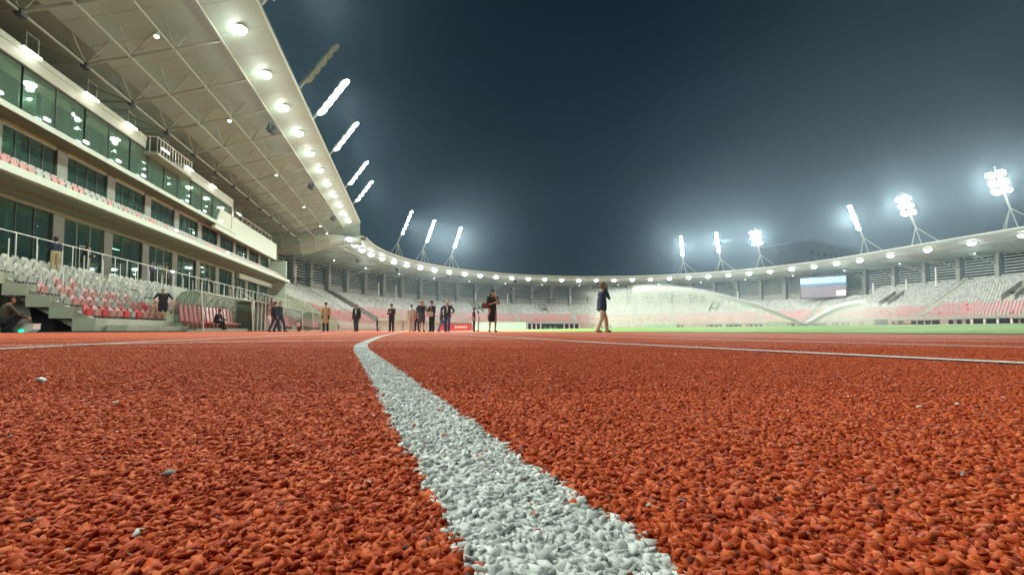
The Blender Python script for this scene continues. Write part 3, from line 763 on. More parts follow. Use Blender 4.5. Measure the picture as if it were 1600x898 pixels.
spk = None
spots_ = [(-12.1,(D+2.5)/.9774,17.75,0) for D in (40.6,57,73.4)] + [(*ring(i,62.5,16.0),i) for i in (.9,4.1,6.9,10.2,14.4,19.2,23.1)]
for k, q in enumerate(spots_):
    if spk is None:
        spk = empty('loudspeaker'); mb = MB(); mb.frame((0,0,0),(1,0,-.5),(0,1,0),(.5,0,1),.28,.38,.32); child(mb,'cabinet',M['void'],spk)
        mb = MB(); mb.box(-.03,.03,-.42,-.39,-.1,.7); mb.box(-.03,.03,.39,.42,-.1,.7); mb.box(-.03,.03,-.42,.42,.68,.72); child(mb,'bracket',M['steel'],spk); c = spk
    else: c = dup(spk)
    c.location = q[:3]
    if k > 2: n_ = inward(q[3]); c.rotation_euler.z = math.atan2(n_.y,n_.x)
    tag(c, f'dark loudspeaker hung under the main roof lip, {ordn(k)} one from the camera' if k < 3 else f'small dark loudspeaker under the ring roof, {ordn(k-3)} one from the main stand', 'loudspeaker', 'loudspeakers hung under the roofs')

# ================================================================== seats
def seat_meshes(cm):
    back = MB(); W, H = .21, .42
    rows = []
    for k in range(6):
        v = k/5; z = .12 + H*v; wd = W*(1 if v < .7 else (1 - .35*((v-.7)/.3)**2)); rows.append([( -.05 -.06*v + .035*math.sin(math.pi*u/6)*-1, (u/6*2-1)*wd, z) for u in range(7)])
    back.sheet(rows); back.sheet([[ (x-.025,y,z) for x,y,z in r_][::-1] for r_ in rows])
    pan = MB(); rows = []
    for k in range(5):
        v = k/4; rows.append([(.02+.03*v - .02*math.sin(math.pi*u/6), (u/6*2-1)*.20*(1 if v < .75 else .85), .06+.34*v) for u in range(7)])
    pan.sheet(rows); pan.sheet([[(x-.03,y,z) for x,y,z in r_][::-1] for r_ in rows])
    br = MB(); br.box(-.10,.06,-.13,-.07,0,.12); br.box(-.10,.06,.07,.13,0,.12); br.box(-.04,0,-.07,.07,.06,.11)
    return back.mesh('seat', cm), pan.mesh('seat_pan', cm), br.mesh('bracket', M['seat_bracket'])
SM = {c: seat_meshes(M['seat_'+c]) for c in ('grey','pale','pink','red')}
NAMES = {'grey':'grey','pale':'pale cream','pink':'washed pink','red':'bright red'}
protos = {}
def make_seat(c):
    t = bpy.data.objects.new('stadium_seat', SM[c][0]); COL.objects.link(t)
    a = bpy.data.objects.new('seat_pan', SM[c][1]); COL.objects.link(a); a.parent = t
    b_ = bpy.data.objects.new('bracket', SM[c][2]); COL.objects.link(b_); b_.parent = t
    return t
stuff = {c: MB() for c in ('grey','pale','pink','red')}
def simple_seat(mb, p, n_, t_):
    p = Vector(p); up = Vector((0,0,1))
    mb.frame(p - n_*.06 + up*.34, n_, t_, up, .018, .21, .20)
    mb.frame(p + n_*.04 + up*.24, (n_ + up*.12), t_, (up - n_*.12), .018, .19, .16)
def spiral_col(j, k):
    h = (math.sin(j*12.9898 + k*78.233)*43758.5453) % 1
    if j <= 0: return 'red' if h < .16 else ('pink' if h < .93 else 'grey')
    if j == 1: return 'red' if h < .07 else ('pink' if h < .78 else 'grey')
    if j == 2: return 'pink' if h < .50 else 'grey'
    if j == 3: return 'pink' if h < .08 else ('pale' if h < .3 else 'grey')
    return 'pale' if h < .5 else 'grey'
cand = []
for j in range(6):
    y0 = YS+.35 if j < 4 else 19.0
    k = 0; y = y0
    while y < YE-.4:
        aisle = any(abs(y-a) < .6 for a in (30.6, 41.5, 52.5, 63.5, 74.5))
        if not aisle and not (j == 0 and 28.6 < y < 30.6):
            z_ = .2113*SX(j)+.9774*y; xx = .9774*SX(j)-.2113*y
            if xx/z_ > -1.12: cand.append((z_, j, k, y))
            k += 1
        y += .52
cand.sort()
for q, (z_, j, k, y) in enumerate(cand):
    c = spiral_col(j, k); x = SX(j)-.45
    if q < 296:
        if c not in protos: protos[c] = make_seat(c); o = protos[c]
        else: o = dup(protos[c])
        o.location = (x, y, SH(j)); o.rotation_euler.z = R(rnd.uniform(-2.5,2.5))
        tag(o, f'{NAMES[c]} folding seat, {ordn(k)} from the near end, {ordn(j)} row of the left stand', 'seat', 'folding seats in the near left stand')
    else: simple_seat(stuff[c], (x,y,SH(j)), Vector((1,0,0)), Vector((0,1,0)))
# balcony seats
y = 20.0
while y < 74:
    simple_seat(stuff['pink' if y < 27 or rnd.random() < .25 else 'grey'], (-18.38, y, 7.62), Vector((1,0,0)), Vector((0,1,0)))
    simple_seat(stuff['pink' if y < 27 else 'grey'], (-19.1, y+.2, 8.02), Vector((1,0,0)), Vector((0,1,0))); y += .52
# bowl seats
AI = (2.0, 6.5, 9.2, 10.9, 14.4, 17.8, 21.3, 23.2, 27.6, 30.0, 34.3, 38.2); VO = (12.5,16.3,19.3,25.2,32.6,36.0)
for j in range(-3, 19):
    rad = rrow(j)+.45; di = .54/(rad*math.pi/33); i = -1.75 if j <= 13 else 31.6
    while i < 41.5:
        step = di if 0 <= i <= 33 else .54/7.14
        ok = not (GAP0-.05 < i < GAP1+.1) and not (j < 0 and i > GAP0) and not any(abs(i-a) < .11*66/rad for a in AI)
        if ok and 6 <= j <= 13 and any(abs(i-v) < .19 for v in VO): ok = False
        if ok:
            h = rnd.random(); jj = j + (3 if i < GAP0 else 0)
            if jj <= 4: c = 'red' if h < .03 else ('pink' if h < .93 else 'grey')
            elif jj == 5: c = 'pink' if h < .5 else 'grey'
            else: c = 'pale' if h < .55 else 'grey'
            if rnd.random() > .03: simple_seat(stuff[c], ring(i, rad, zrow(j)) + Vector((0,0,rnd.uniform(-.03,.10))), inward(i), along(i))
        i += step
mbs = MB()
for q, c in enumerate(('grey','pale','pink','red')):
    s = stuff[c]; mbs.mi = q; mbs.add(s.v, s.f)
tag(mbs.build('stadium_seats', [M['seat_grey'],M['seat_pale'],M['seat_pink'],M['seat_red']]), 'mass of pale, grey and pink folding seats filling the far rows', 'seats', kind='stuff')

# ================================================================== railings in the main stand
def railing(name, x, z, y0, y1, dy, h, label, rails=(1.0,), m_='white_paint', r_=.02):
    t = empty(name, (x,(y0+y1)/2,z), 0, label, 'railing'); k = 0; y = y0
    while y <= y1+.01:
        mb = MB(); mb.tube((x,y,z),(x,y,z+h),r_,r_,6); P(mb, 'post', M[m_], t); y += dy
    if rails:
        mb = MB()
        for f_ in rails: mb.tube((x,y0,z+h*f_),(x,y1,z+h*f_),.024,.024,6)
        P(mb, 'rail', M[m_], t)
    return t
railing('handrail', -17.25, 3.28, 20.2, 74.5, 1.2, 1.15, 'white handrail on posts along the walkway above the near seats')
railing('stanchions', -14.95, 1.93, 23.0, 74.0, 1.25, .95, 'loose white posts standing between the middle seat rows', ())
railing('stanchions', -16.5, 2.83, 22.0, 74.0, 1.55, 1.1, 'taller white posts standing in the topmost seat row', ())
for q, y in enumerate((52.5, 63.5)):
    t = empty('stair_rail', (-14.5,y,1.5), 0, f'sloping white stair rail climbing the left stand, {ordn(q)} one from the camera', 'railing', 'sloping stair rails of the left stand')
    mb = MB(); mb.tube((-13.2,y,1.4),(-17.1,y,4.2),.03,.03,6); mb.tube((-13.2,y,.9),(-17.1,y,3.7),.02,.02,6); P(mb,'rail',M['white_paint'],t)
    for k in range(5):
        mb = MB(); mb.tube((-13.2-.95*k,y,.58+.46*k+.1),(-13.2-.95*k,y,1.4+.68*k),.028,.028,6); P(mb,'post',M['white_paint'],t)

# ================================================================== team shelters
def shelter(y0, y1, label, seat='pink', red=2):
    t = empty('team_shelter', (-11.6,(y0+y1)/2,.006), 0, label, 'team shelter')
    prof = [(-12.45,.25),(-12.45,1.2),(-12.35,1.75),(-12.05,2.12),(-11.55,2.25),(-11.1,2.15)]
    ny = int((y1-y0)/1.0)
    mb = MB(); mb.sheet([[(x,y0+(y1-y0)*k/ny,z) for x,z in prof] for k in range(ny+1)]); P(mb,'canopy',M['glass_clear'],t,True)
    for k in range(ny+1):
        y = y0+(y1-y0)*k/ny; mb = MB(); mb.path([(x+.01,y,z) for x,z in prof],.03,5); P(mb,'rib',M['steel'],t)
    for y in (y0, y1):
        mb = MB(); mb.add([(-12.45,y,.2),*[(x,y,z) for x,z in prof[1:]],(-11.0,y,1.5),(-10.9,y,.1),(-11.3,y,.1)], [tuple(range(9))]); P(mb,'side_panel',M['glass_clear'],t)
        mb = MB(); mb.tube((-11.1,y,2.15),(-10.95,y,.02),.03,.03,6); P(mb,'post',M['white_paint'],t)
    mb = MB(); mb.tube((-11.1,y0,2.15),(-11.1,y1,2.15),.035,.035,6); P(mb,'front_rail',M['steel'],t)
    mb = MB(); mb.box(-12.45,-11.3,y0,y1,.0,.2); P(mb,'plinth',M['concrete_pale'],t)
    nS = int((y1-y0-.3)/.56)
    for k in range(nS):
        y = y0+.4+k*.56; mb = MB(); rows = []
        for q in range(5):
            v = q/4; rows.append([(-12.2-.12*v+ .04*abs(u-3)/3, y+(u/6*2-1)*.23*(1-.25*v*v), .55+.95*v) for u in range(7)])
        mb.sheet(rows); mb.sheet([[(a-.04,b_,c) for a,b_,c in r_][::-1] for r_ in rows]); mb.box(-12.2,-11.65,y-.23,y+.23,.48,.58); mb.box(-12.05,-11.85,y-.05,y+.05,.2,.48)
        P(mb,'bench_seat',M['seat_red' if k < red else 'seat_pink'],t)
    return t
shelter(28.4, 36.6, 'curved clear team shelter with red seats nearest the camera', red=5)
shelter(44.5, 52.5, 'middle curved team shelter with pink seats behind the walking pair', red=0)
shelter(58.0, 68.0, 'farthest curved team shelter along the left stand', red=1)
t = empty('medic_booth', (-11.8,39.6,.006), 0, 'glazed grey booth with white cross between the team shelters', 'booth')
mb = MB(); mb.box(-12.4,-12.3,37.2,43.2,.01,2.2); mb.box(-12.4,-11.1,37.2,43.2,2.2,2.28); P(mb,'shell',M['steel'],t)
mb = MB(); mb.box(-11.2,-11.15,37.3,39.9,.1,2.1); P(mb,'window',M['glass'],t)
mb = MB(); mb.box(-12.0,-11.9,37.3,39.9,.1,1.5); P(mb,'inner_wall',M['steel_dark'],t)
mb = MB()
for y in (37.2,38.1,39.0,39.95,43.1): mb.box(-11.2,-11.1,y,y+.07,0,2.2)
P(mb,'frame',M['white_paint'],t)
mb = MB(); mb.box(-11.3,-11.2,40.1,43.0,.1,2.1); P(mb,'panel',M['concrete'],t)
mb = MB(); mb.box(-11.19,-11.15,40.9,42.1,.95,1.25); mb.box(-11.185,-11.145,41.35,41.65,.5,1.7); P(mb,'cross',M['white_paint'],t)

# maroon furled flag
t = empty('flag', (-10.9,40.8,.0), 0, 'drooping maroon flag on a thin pole in front of the medic booth', 'flag')
mb = MB(); mb.tube((-10.9,40.8,0),(-10.9,40.8,2.9),.02,.02,6); P(mb,'pole',M['white_paint'],t)
mb = MB(); pts = [(0,1.2),(.28,1.55),(.38,2.0),(.1,2.5),(0,2.75),(-.12,2.2),(-.3,1.7)]
mb.add([(-10.86,40.8+a,b_) for a,b_ in pts]+[(-10.94,40.8+a*.9,b_) for a,b_ in pts], [tuple(range(7))[::-1],tuple(range(7,14))]+[(k,(k+1)%7,7+(k+1)%7,7+k) for k in range(7)])
mf = mat('maroon_cloth',(.16,.02,.03),.8,noise=.3,nscale=6); P(mb,'cloth',mf,t)

# ================================================================== things round the pitch
def cam2w(px, Z, z=0.0):
    xc = (px-800)/733*Z; return Vector((.9774*xc + .2113*Z, -.2113*xc + .9774*Z, z))
face_cam = R(-12.2)
# goal
gp = Vector((CX-1.2, 97.0, .30)); t = empty('football_goal', gp, 0, 'white framed goal with net at the far end of the pitch', 'goal')
mb = MB(); mb.tube((-3.66,0,0),(-3.66,0,2.44),.06,.06,8); mb.tube((3.66,0,0),(3.66,0,2.44),.06,.06,8); mb.tube((-3.72,0,2.44),(3.72,0,2.44),.06,.06,8); child(mb,'frame',M['white_paint'],t)
mb = MB()
for k in range(19):
    x = -3.66+7.32*k/18; mb.tube((x,0,2.44),(x,.9,2.4),.006,.006,3); mb.tube((x,.9,2.4),(x,2,.02),.006,.006,3)
for k in range(7): mb.tube((-3.66,.9+1.1*k/6,2.4*(1-k/6)+.02),(3.66,.9+1.1*k/6,2.4*(1-k/6)+.02),.006,.006,3)
child(mb,'net',M['white_paint'],t)
# landing mats and boards
def slab_thing(name, px, Z, wd, dp, h, m_, label, cat, z0=0.02, lip=True, mark=False):
    t = empty(name, cam2w(px,Z,z0), face_cam, label, cat)
    mb = MB(); mb.box(-wd/2,wd/2,-dp/2,dp/2,.05,h)
    child(mb,'body',M[m_],t)
    if lip:
        mb = MB(); mb.box(-wd/2-.04,wd/2+.04,-dp/2-.04,dp/2+.04,h+.003,h+.07); child(mb,'cover',M['white_paint' if m_ == 'mint' else m_],t)
    mb = MB()
    n_ = max(2,int(wd/1.6))
    for k in range(n_+1): mb.box(-wd/2+wd*k/n_-.02,-wd/2+wd*k/n_+.02,-dp/2-.02,-dp/2-.003,.05,h)
    child(mb,'seam',M['concrete'],t)
    if mark:
        mb = MB()
        for k in range(7): mb.box(-.1+k*.24,.02+k*.24,-dp/2-.03,-dp/2-.004,h*.45,h*.75)
        child(mb,'lettering',M['white_paint'],t)
    return t
slab_thing('landing_mat', 780, 88, 10.0, 4, 1.50, 'mint', 'long pale mint covered landing mat beyond the woman in black', 'landing mat')
slab_thing('landing_mat', 714, 62, 4.2, 2.5, .85, 'red_cover', 'red covered landing mat with a small white mark behind the striding man', 'landing mat', mark=True)
slab_thing('advertising_board', 1030, 112, 8.0, .3, 1.5, 'mint', 'pale board beyond the far goal behind the sprinkler mist', 'board', .2)
slab_thing('advertising_board', 1212, 98, 4.6, .3, 1.6, 'white_paint', 'pale board beyond the pitch left of the sprinkler head', 'board', .2)
slab_thing('advertising_board', 1407, 97, 4.6, .3, 1.1, 'red_cover', 'red board beyond the pitch at the right stand foot', 'board', .3)
# white substitutes hut on the far right
t = empty('white_hut', cam2w(1362,97,.05), R(-50), 'small white hut with two dark doorways at the foot of the right stand', 'hut')
mb = MB(); mb.box(-3.2,3.2,-.9,.9,0,2.5); child(mb,'wall',M['concrete_pale'],t)
mb = MB(); mb.box(.4,2.6,-.94,-.905,.1,2.2); child(mb,'door',M['glass'],t)
mb = MB(); mb.box(-2.2,-1.2,-.94,-.905,.1,2.1); child(mb,'door',M['concrete'],t)
# glazed player gates in the far wall
for q, (px, wd, lab) in enumerate(((864,7.5,'glazed blue gate in the far stand wall'),(834,4.5,'dark gate with white posts left of the glazed one'),(893,5.0,'dark gate with white posts right of the glazed one'),(1550,6,'dark gate in the right stand wall'))):
    a = math.atan((px-800)/733)+R(12.2); d = Vector((math.sin(a), math.cos(a)))
    C0 = Vector((CX,CY)); pr = C0.dot(d); per = C0.length_squared - pr*pr; s = pr + math.sqrt(58.3**2 - per)
    p = d*s; nn_ = (C0-p).normalized(); 
    if px > 1500: p = Vector((CX+58.3, (CX+58.3)/math.tan(a))); nn_ = Vector((-1,0))
    t = empty('gate', (p.x,p.y,0), math.atan2(nn_.y,nn_.x)+math.pi/2, lab, 'gate')
    mb = MB(); mb.box(-wd/2,wd/2,-.1,.3,0,2.3); child(mb,'door',M['void'],t)
    mb = MB(); 
    if q == 0:
        for k in range(4): mb.box(-wd/2+.5+k*1.7,-wd/2+1.6+k*1.7,-.16,-.11,.2,1.9)
        child(mb,'pane',M['glass'],t); mb = MB(); mb.box(-wd/2,wd/2,-.2,-.11,2.0,2.35); child(mb,'lintel',M['steel_dark'],t)
    else:
        for k in range(4): mb.box(-wd/2+k*wd/3-.15,-wd/2+k*wd/3+.15,-.3,-.11,0,2.2)
        child(mb,'post',M['white_paint'],t)
# high steel tables / trestles between the men
for px, lab in ((622,'spindly high steel trestle right of the man in black'),(636,'spindly high steel trestle left of the man in grey shirt')):
    t = empty('trestle', cam2w(px,40,.005), face_cam, lab, 'trestle')
    mb = MB(); mb.box(-.42,.42,-.3,.3,.90,.95); child(mb,'top',M['steel'],t)
    for (a,b_) in ((-.38,-.25),(.38,-.25),(-.38,.25),(.38,.25)):
        mb = MB(); mb.tube((a,b_,0),(a*.9,b_,.9),.022,.022,5); child(mb,'leg',M['steel'],t)
    mb = MB(); mb.frame((0,0,1.28),(1,0,0),(0,1,0),(0,0,1),.2,.12,.3); child(mb,'case',M['steel'],t)
# scoreboard
p = ring(30.35, 68, 0); a = math.atan((1287-800)/733)+R(12.2); d = Vector((math.sin(a),math.cos(a)))
pr = CX*d.x + CY*d.y; per = CX*CX+CY*CY-pr*pr; s = pr + math.sqrt(67**2-per); p = d*s
nn_ = (Vector((CX,60))-p).normalized(); rz = math.atan2(nn_.y,nn_.x)+math.pi/2
SB = empty('scoreboard', (p.x,p.y,8.9), rz, 'large lit screen with cyan top band hanging under the right roof', 'scoreboard')
mb = MB(); mb.box(-5.4,5.4,.0,.5,0,6.1); child(mb,'cabinet',M['steel_dark'],SB)
mb = MB(); mb.box(-5.2,5.2,-.03,-.003,4.1,5.7); child(mb,'lit_band',M['screen_blue'],SB)
mb = MB(); mb.box(-5.2,5.2,-.03,-.003,3.3,4.05); child(mb,'dark_band',M['screen_dark'],SB)
mb = MB(); mb.box(-5.2,5.2,-.03,-.003,.3,3.2); child(mb,'picture',M['screen_grey'],SB)
mb = MB(); mb.box(3.1,5.1,-.06,-.033,.6,1.9); child(mb,'bright_patch',M['screen_white'],SB)
mb = MB(); mb.box(-2.8,1.2,-.06,-.033,1.7,1.9); child(mb,'caption_bar',M['screen_dark'],SB)
mb = MB(); mb.tube((-4.5,.2,6.1),(-3.2,.9,7.4),.06,.06,5); mb.tube((4.5,.2,6.1),(3.2,.9,7.4),.06,.06,5); mb.tube((0,.2,6.1),(0,.9,7.4),.06,.06,5); child(mb,'hanger',M['steel'],SB)
# slim white posts and camera platforms in the bowl
for q, (px, z0, z1) in enumerate(((440,7.0,13.6),(460.5,8.6,13.6),(591,9.0,13.2),(618.5,9.0,12.8),(743,9.0,12.6),(793,9.0,12.6),(892,9.0,12.4),(1154,9.0,12.6),(1366,9.0,12.2),(1418,9.3,12.3),(1465,10,14.5))):
    a = math.atan((px-800)/733)+R(12.2); d = Vector((math.sin(a),math.cos(a))); rad = 71.0
    pr = CX*d.x + CY*d.y; per = CX*CX+CY*CY-pr*pr; s = pr + math.sqrt(max(rad**2-per,1)); p = d*s
    if p.y < CY:
        X = CX-rad if px < 800 else CX+rad; p = d*(X/d.x)
    t = empty('white_pole', (p.x,p.y,z0), 0, f'slim upright white pole before the louvred wall, {ordn(q)} one from the left', 'pole', 'white poles before the louvred wall')
    mb = MB(); mb.tube((0,0,0),(0,0,z1-z0),.14,.14,8); child(mb,'shaft',M['white_paint'],t)
    mb = MB(); mb.tube((0,0,-.2),(0,0,.0),.22,.22,8); child(mb,'base',M['steel_dark'],t)
for px, rad, z0, lab in ((472,71.5,9.2,'camera platform on stilts before the leftmost louvres'),(860,69.5,8.7,'camera platform on stilts above the glazed blue gate')):
    a = math.atan((px-800)/733)+R(12.2); d = Vector((math.sin(a),math.cos(a)))
    pr = CX*d.x + CY*d.y; per = CX*CX+CY*CY-pr*pr; s = pr + math.sqrt(rad**2-per); p = d*s
    t = empty('camera_platform', (p.x,p.y,z0), -a, lab, 'platform')
    mb = MB(); mb.box(-1.9,1.9,-.8,.8,2.0,2.16); child(mb,'deck',M['steel_dark'],t)
    for sx in (-1.1,1.1):
        mb = MB(); mb.tube((sx,-.5,0),(sx,-.5,2),.07,.07,6); mb.tube((sx,.5,0),(sx,.5,2),.07,.07,6); child(mb,'leg',M['steel_dark'],t)
    mb = MB()
    for k in range(7): mb.tube((-1.9+k*.63,-.8,2.1),(-1.9+k*.63,-.8,3.1),.025,.025,4)
    mb.tube((-1.9,-.8,3.1),(1.9,-.8,3.1),.03,.03,4); child(mb,'railing',M['steel'],t)
# white equipment case with green light beside the crouching man
t = empty('equipment_case', cam2w(33,14.4,.012), R(10), 'low white case with a small green light beside the crouching man', 'case')
mb = MB(); pr_ = [(-.38,.04),(-.30,.0),(.26,.0),(.38,.10),(.38,.24),(-.38,.24)]
mb.add([(x,-.2,z) for x,z in pr_]+[(x,.2,z) for x,z in pr_], [tuple(range(6)),tuple(range(6,12))[::-1]]+[(k,6+k,6+(k+1)%6,(k+1)%6) for k in range(6)]); child(mb,'body',M['white_paint'],t)
mb = MB(); mb.box(-.39,.39,-.21,.21,.243,.27); child(mb,'lid',M['white_paint'],t)
mb = MB(); mb.box(.06,.14,-.235,-.205,.02,.07); child(mb,'indicator',M['green_led'],t)
# buildings and trees beyond the right side
M['facade_far'] = mat('far_facade', (.07,.08,.08), .8, noise=.2, nscale=.3)
t = empty('apartment_block', (165,165,0), R(20), 'dim apartment block looming above the right ring roof', 'building')
mb = MB(); mb.box(-22,22,-9,9,0,34); child(mb,'wall',M['facade_far'],t)
mb = MB(); mb.box(-22.4,22.4,-9.4,9.4,34,34.6); child(mb,'roof',M['concrete_dark'],t)
for k in range(9):
    for f_ in range(6):
        mb = MB(); x = -19+k*4.6; z = 12+f_*3.4; mb.box(x-.9,x+.9,-9.12,-9.0,z,z+1.7); child(mb,'window',M['coollamp'] if (k*7+f_*5) % 23 == 3 else M['void'],t)

# ================================================================== sprinkler
SH0 = cam2w(1258, 50, 0.50)
t = empty('sprinkler_head', SH0, 0, 'black pop up sprinkler head throwing two water jets on the pitch', 'sprinkler')
mb = MB(); mb.tube((0,0,-.1),(0,0,.16),.06,.05,8); child(mb,'riser',M['steel_dark'],t)
mb = MB(); mb.tube((0,0,.14),(-.12,0,.22),.035,.02,6); mb.tube((0,0,.14),(.12,0,.22),.035,.02,6); child(mb,'nozzle',M['steel_dark'],t)
wm = bpy.data.materials.new('water_spray'); wm.use_nodes = True; wn = wm.node_tree; wb = wn.nodes['Principled BSDF']
wb.inputs['Base Color'].default_value = (.86,.92,.88,1); wb.inputs['Roughness'].default_value = .4
wb.inputs['Base Color'].default_value = (.97,.97,.97,1); wtr = wn.nodes.new('ShaderNodeBsdfTranslucent'); wtr.inputs[0].default_value = (.97,.97,.97,1); wad = wn.nodes.new('ShaderNodeMixShader'); wad.inputs[0].default_value = .5
wn.links.new(wb.outputs[0], wad.inputs[1]); wn.links.new(wtr.outputs[0], wad.inputs[2]); wn.links.new(wad.outputs[0], wn.nodes['Material Output'].inputs[0])
def drops(P_, size, name, label):
    N = len(P_); tri = nr.normal(size=(N,3,3)); tri /= np.linalg.norm(tri,axis=2)[...,None]
    V = P_[:,None,:] + tri*size[:,None,None]
    me = bpy.data.meshes.new(name); me.vertices.add(N*3); me.vertices.foreach_set('co', V.reshape(-1).astype(np.float32))
    me.loops.add(N*3); me.loops.foreach_set('vertex_index', np.arange(N*3,dtype=np.int32))
    me.polygons.add(N); me.polygons.foreach_set('loop_start', np.arange(0,N*3,3,dtype=np.int32)); me.update(calc_edges=True)
    me.materials.append(wm); o = bpy.data.objects.new(name, me); COL.objects.link(o)
    return tag(o, label, 'water spray', kind='stuff')
def jet(Ld, apex_h, Lend, N, curtain, az, name, label, spread):
    """ballistic jet leaving the head along az: parabola reaching apex_h at Ld"""
    dx, dy = math.cos(az), math.sin(az)
    u = nr.beta(.85,1.2,N)*Lend
    zc = .2 + apex_h*(1-((u-Ld)/Ld)**2)
    sp_ = .13 + spread*.65*(u/Lend)**1.3
    side = nr.normal(0,1,N)*sp_*.7; up = nr.normal(0,1,N)*sp_*.45 - np.abs(nr.normal(0,1,N))*sp_*.5
    puls = nr.random(N) < (.8+.2*np.sin(u*5.3+np.sin(u*1.7)*3)); up = up - np.where(puls, 0, np.abs(nr.normal(0,1,N))*(.05+.05*u)); side = side*np.where(puls,1,1.8)
    A = np.stack([SH0.x+dx*u-dy*side, SH0.y+dy*u+dx*side, SH0.z+zc+up],-1)
    # falling curtain under the jet
    uc = (nr.beta(2.2,1.1,curtain)*1.28*Lend); top = .2 + apex_h*(1-((np.minimum(uc,Lend*1.02)-Ld)/Ld)**2)
    top = np.where(uc > Ld, apex_h*np.clip(1-((uc-Ld)/(1.15*Lend))**2,0,1)+.2, top)
    f_ = nr.random(curtain)**.85; side = nr.normal(0,.5+.09*uc,curtain)
    col = .5+.5*np.sin(uc*2.3+np.sin(uc*.9)*2); keepc = nr.random(curtain) < (.8+.2*col)
    B = np.stack([SH0.x+dx*uc-dy*side, SH0.y+dy*uc+dx*side, SH0.z-.1+top*f_],-1)[keepc]
    Pp = np.concatenate([A,B]); Pp = Pp[Pp[:,2] > .3]
    S = np.concatenate([nr.uniform(.012,.028,len(A)), nr.uniform(.009,.022,len(B))])[:len(Pp)]
    drops(Pp, S, name, label)
azL = math.atan2(*( (cam2w(1000,60)-SH0).yx )); azR = math.atan2(*((cam2w(1360,66)-SH0).yx))
DL = (cam2w(1000,60)-SH0).length; DRr = (cam2w(1345,63)-SH0).length
jet(DL*1.0, 4.9, DL*1.05, 330000, 560000, azL, 'water_spray', 'white sprinkler jet arching left with a falling curtain of mist', .55)
jet(DRr*1.25, 3.3, DRr*1.1, 170000, 190000, azR, 'water_spray', 'shorter white sprinkler jet rising to the right', .5)

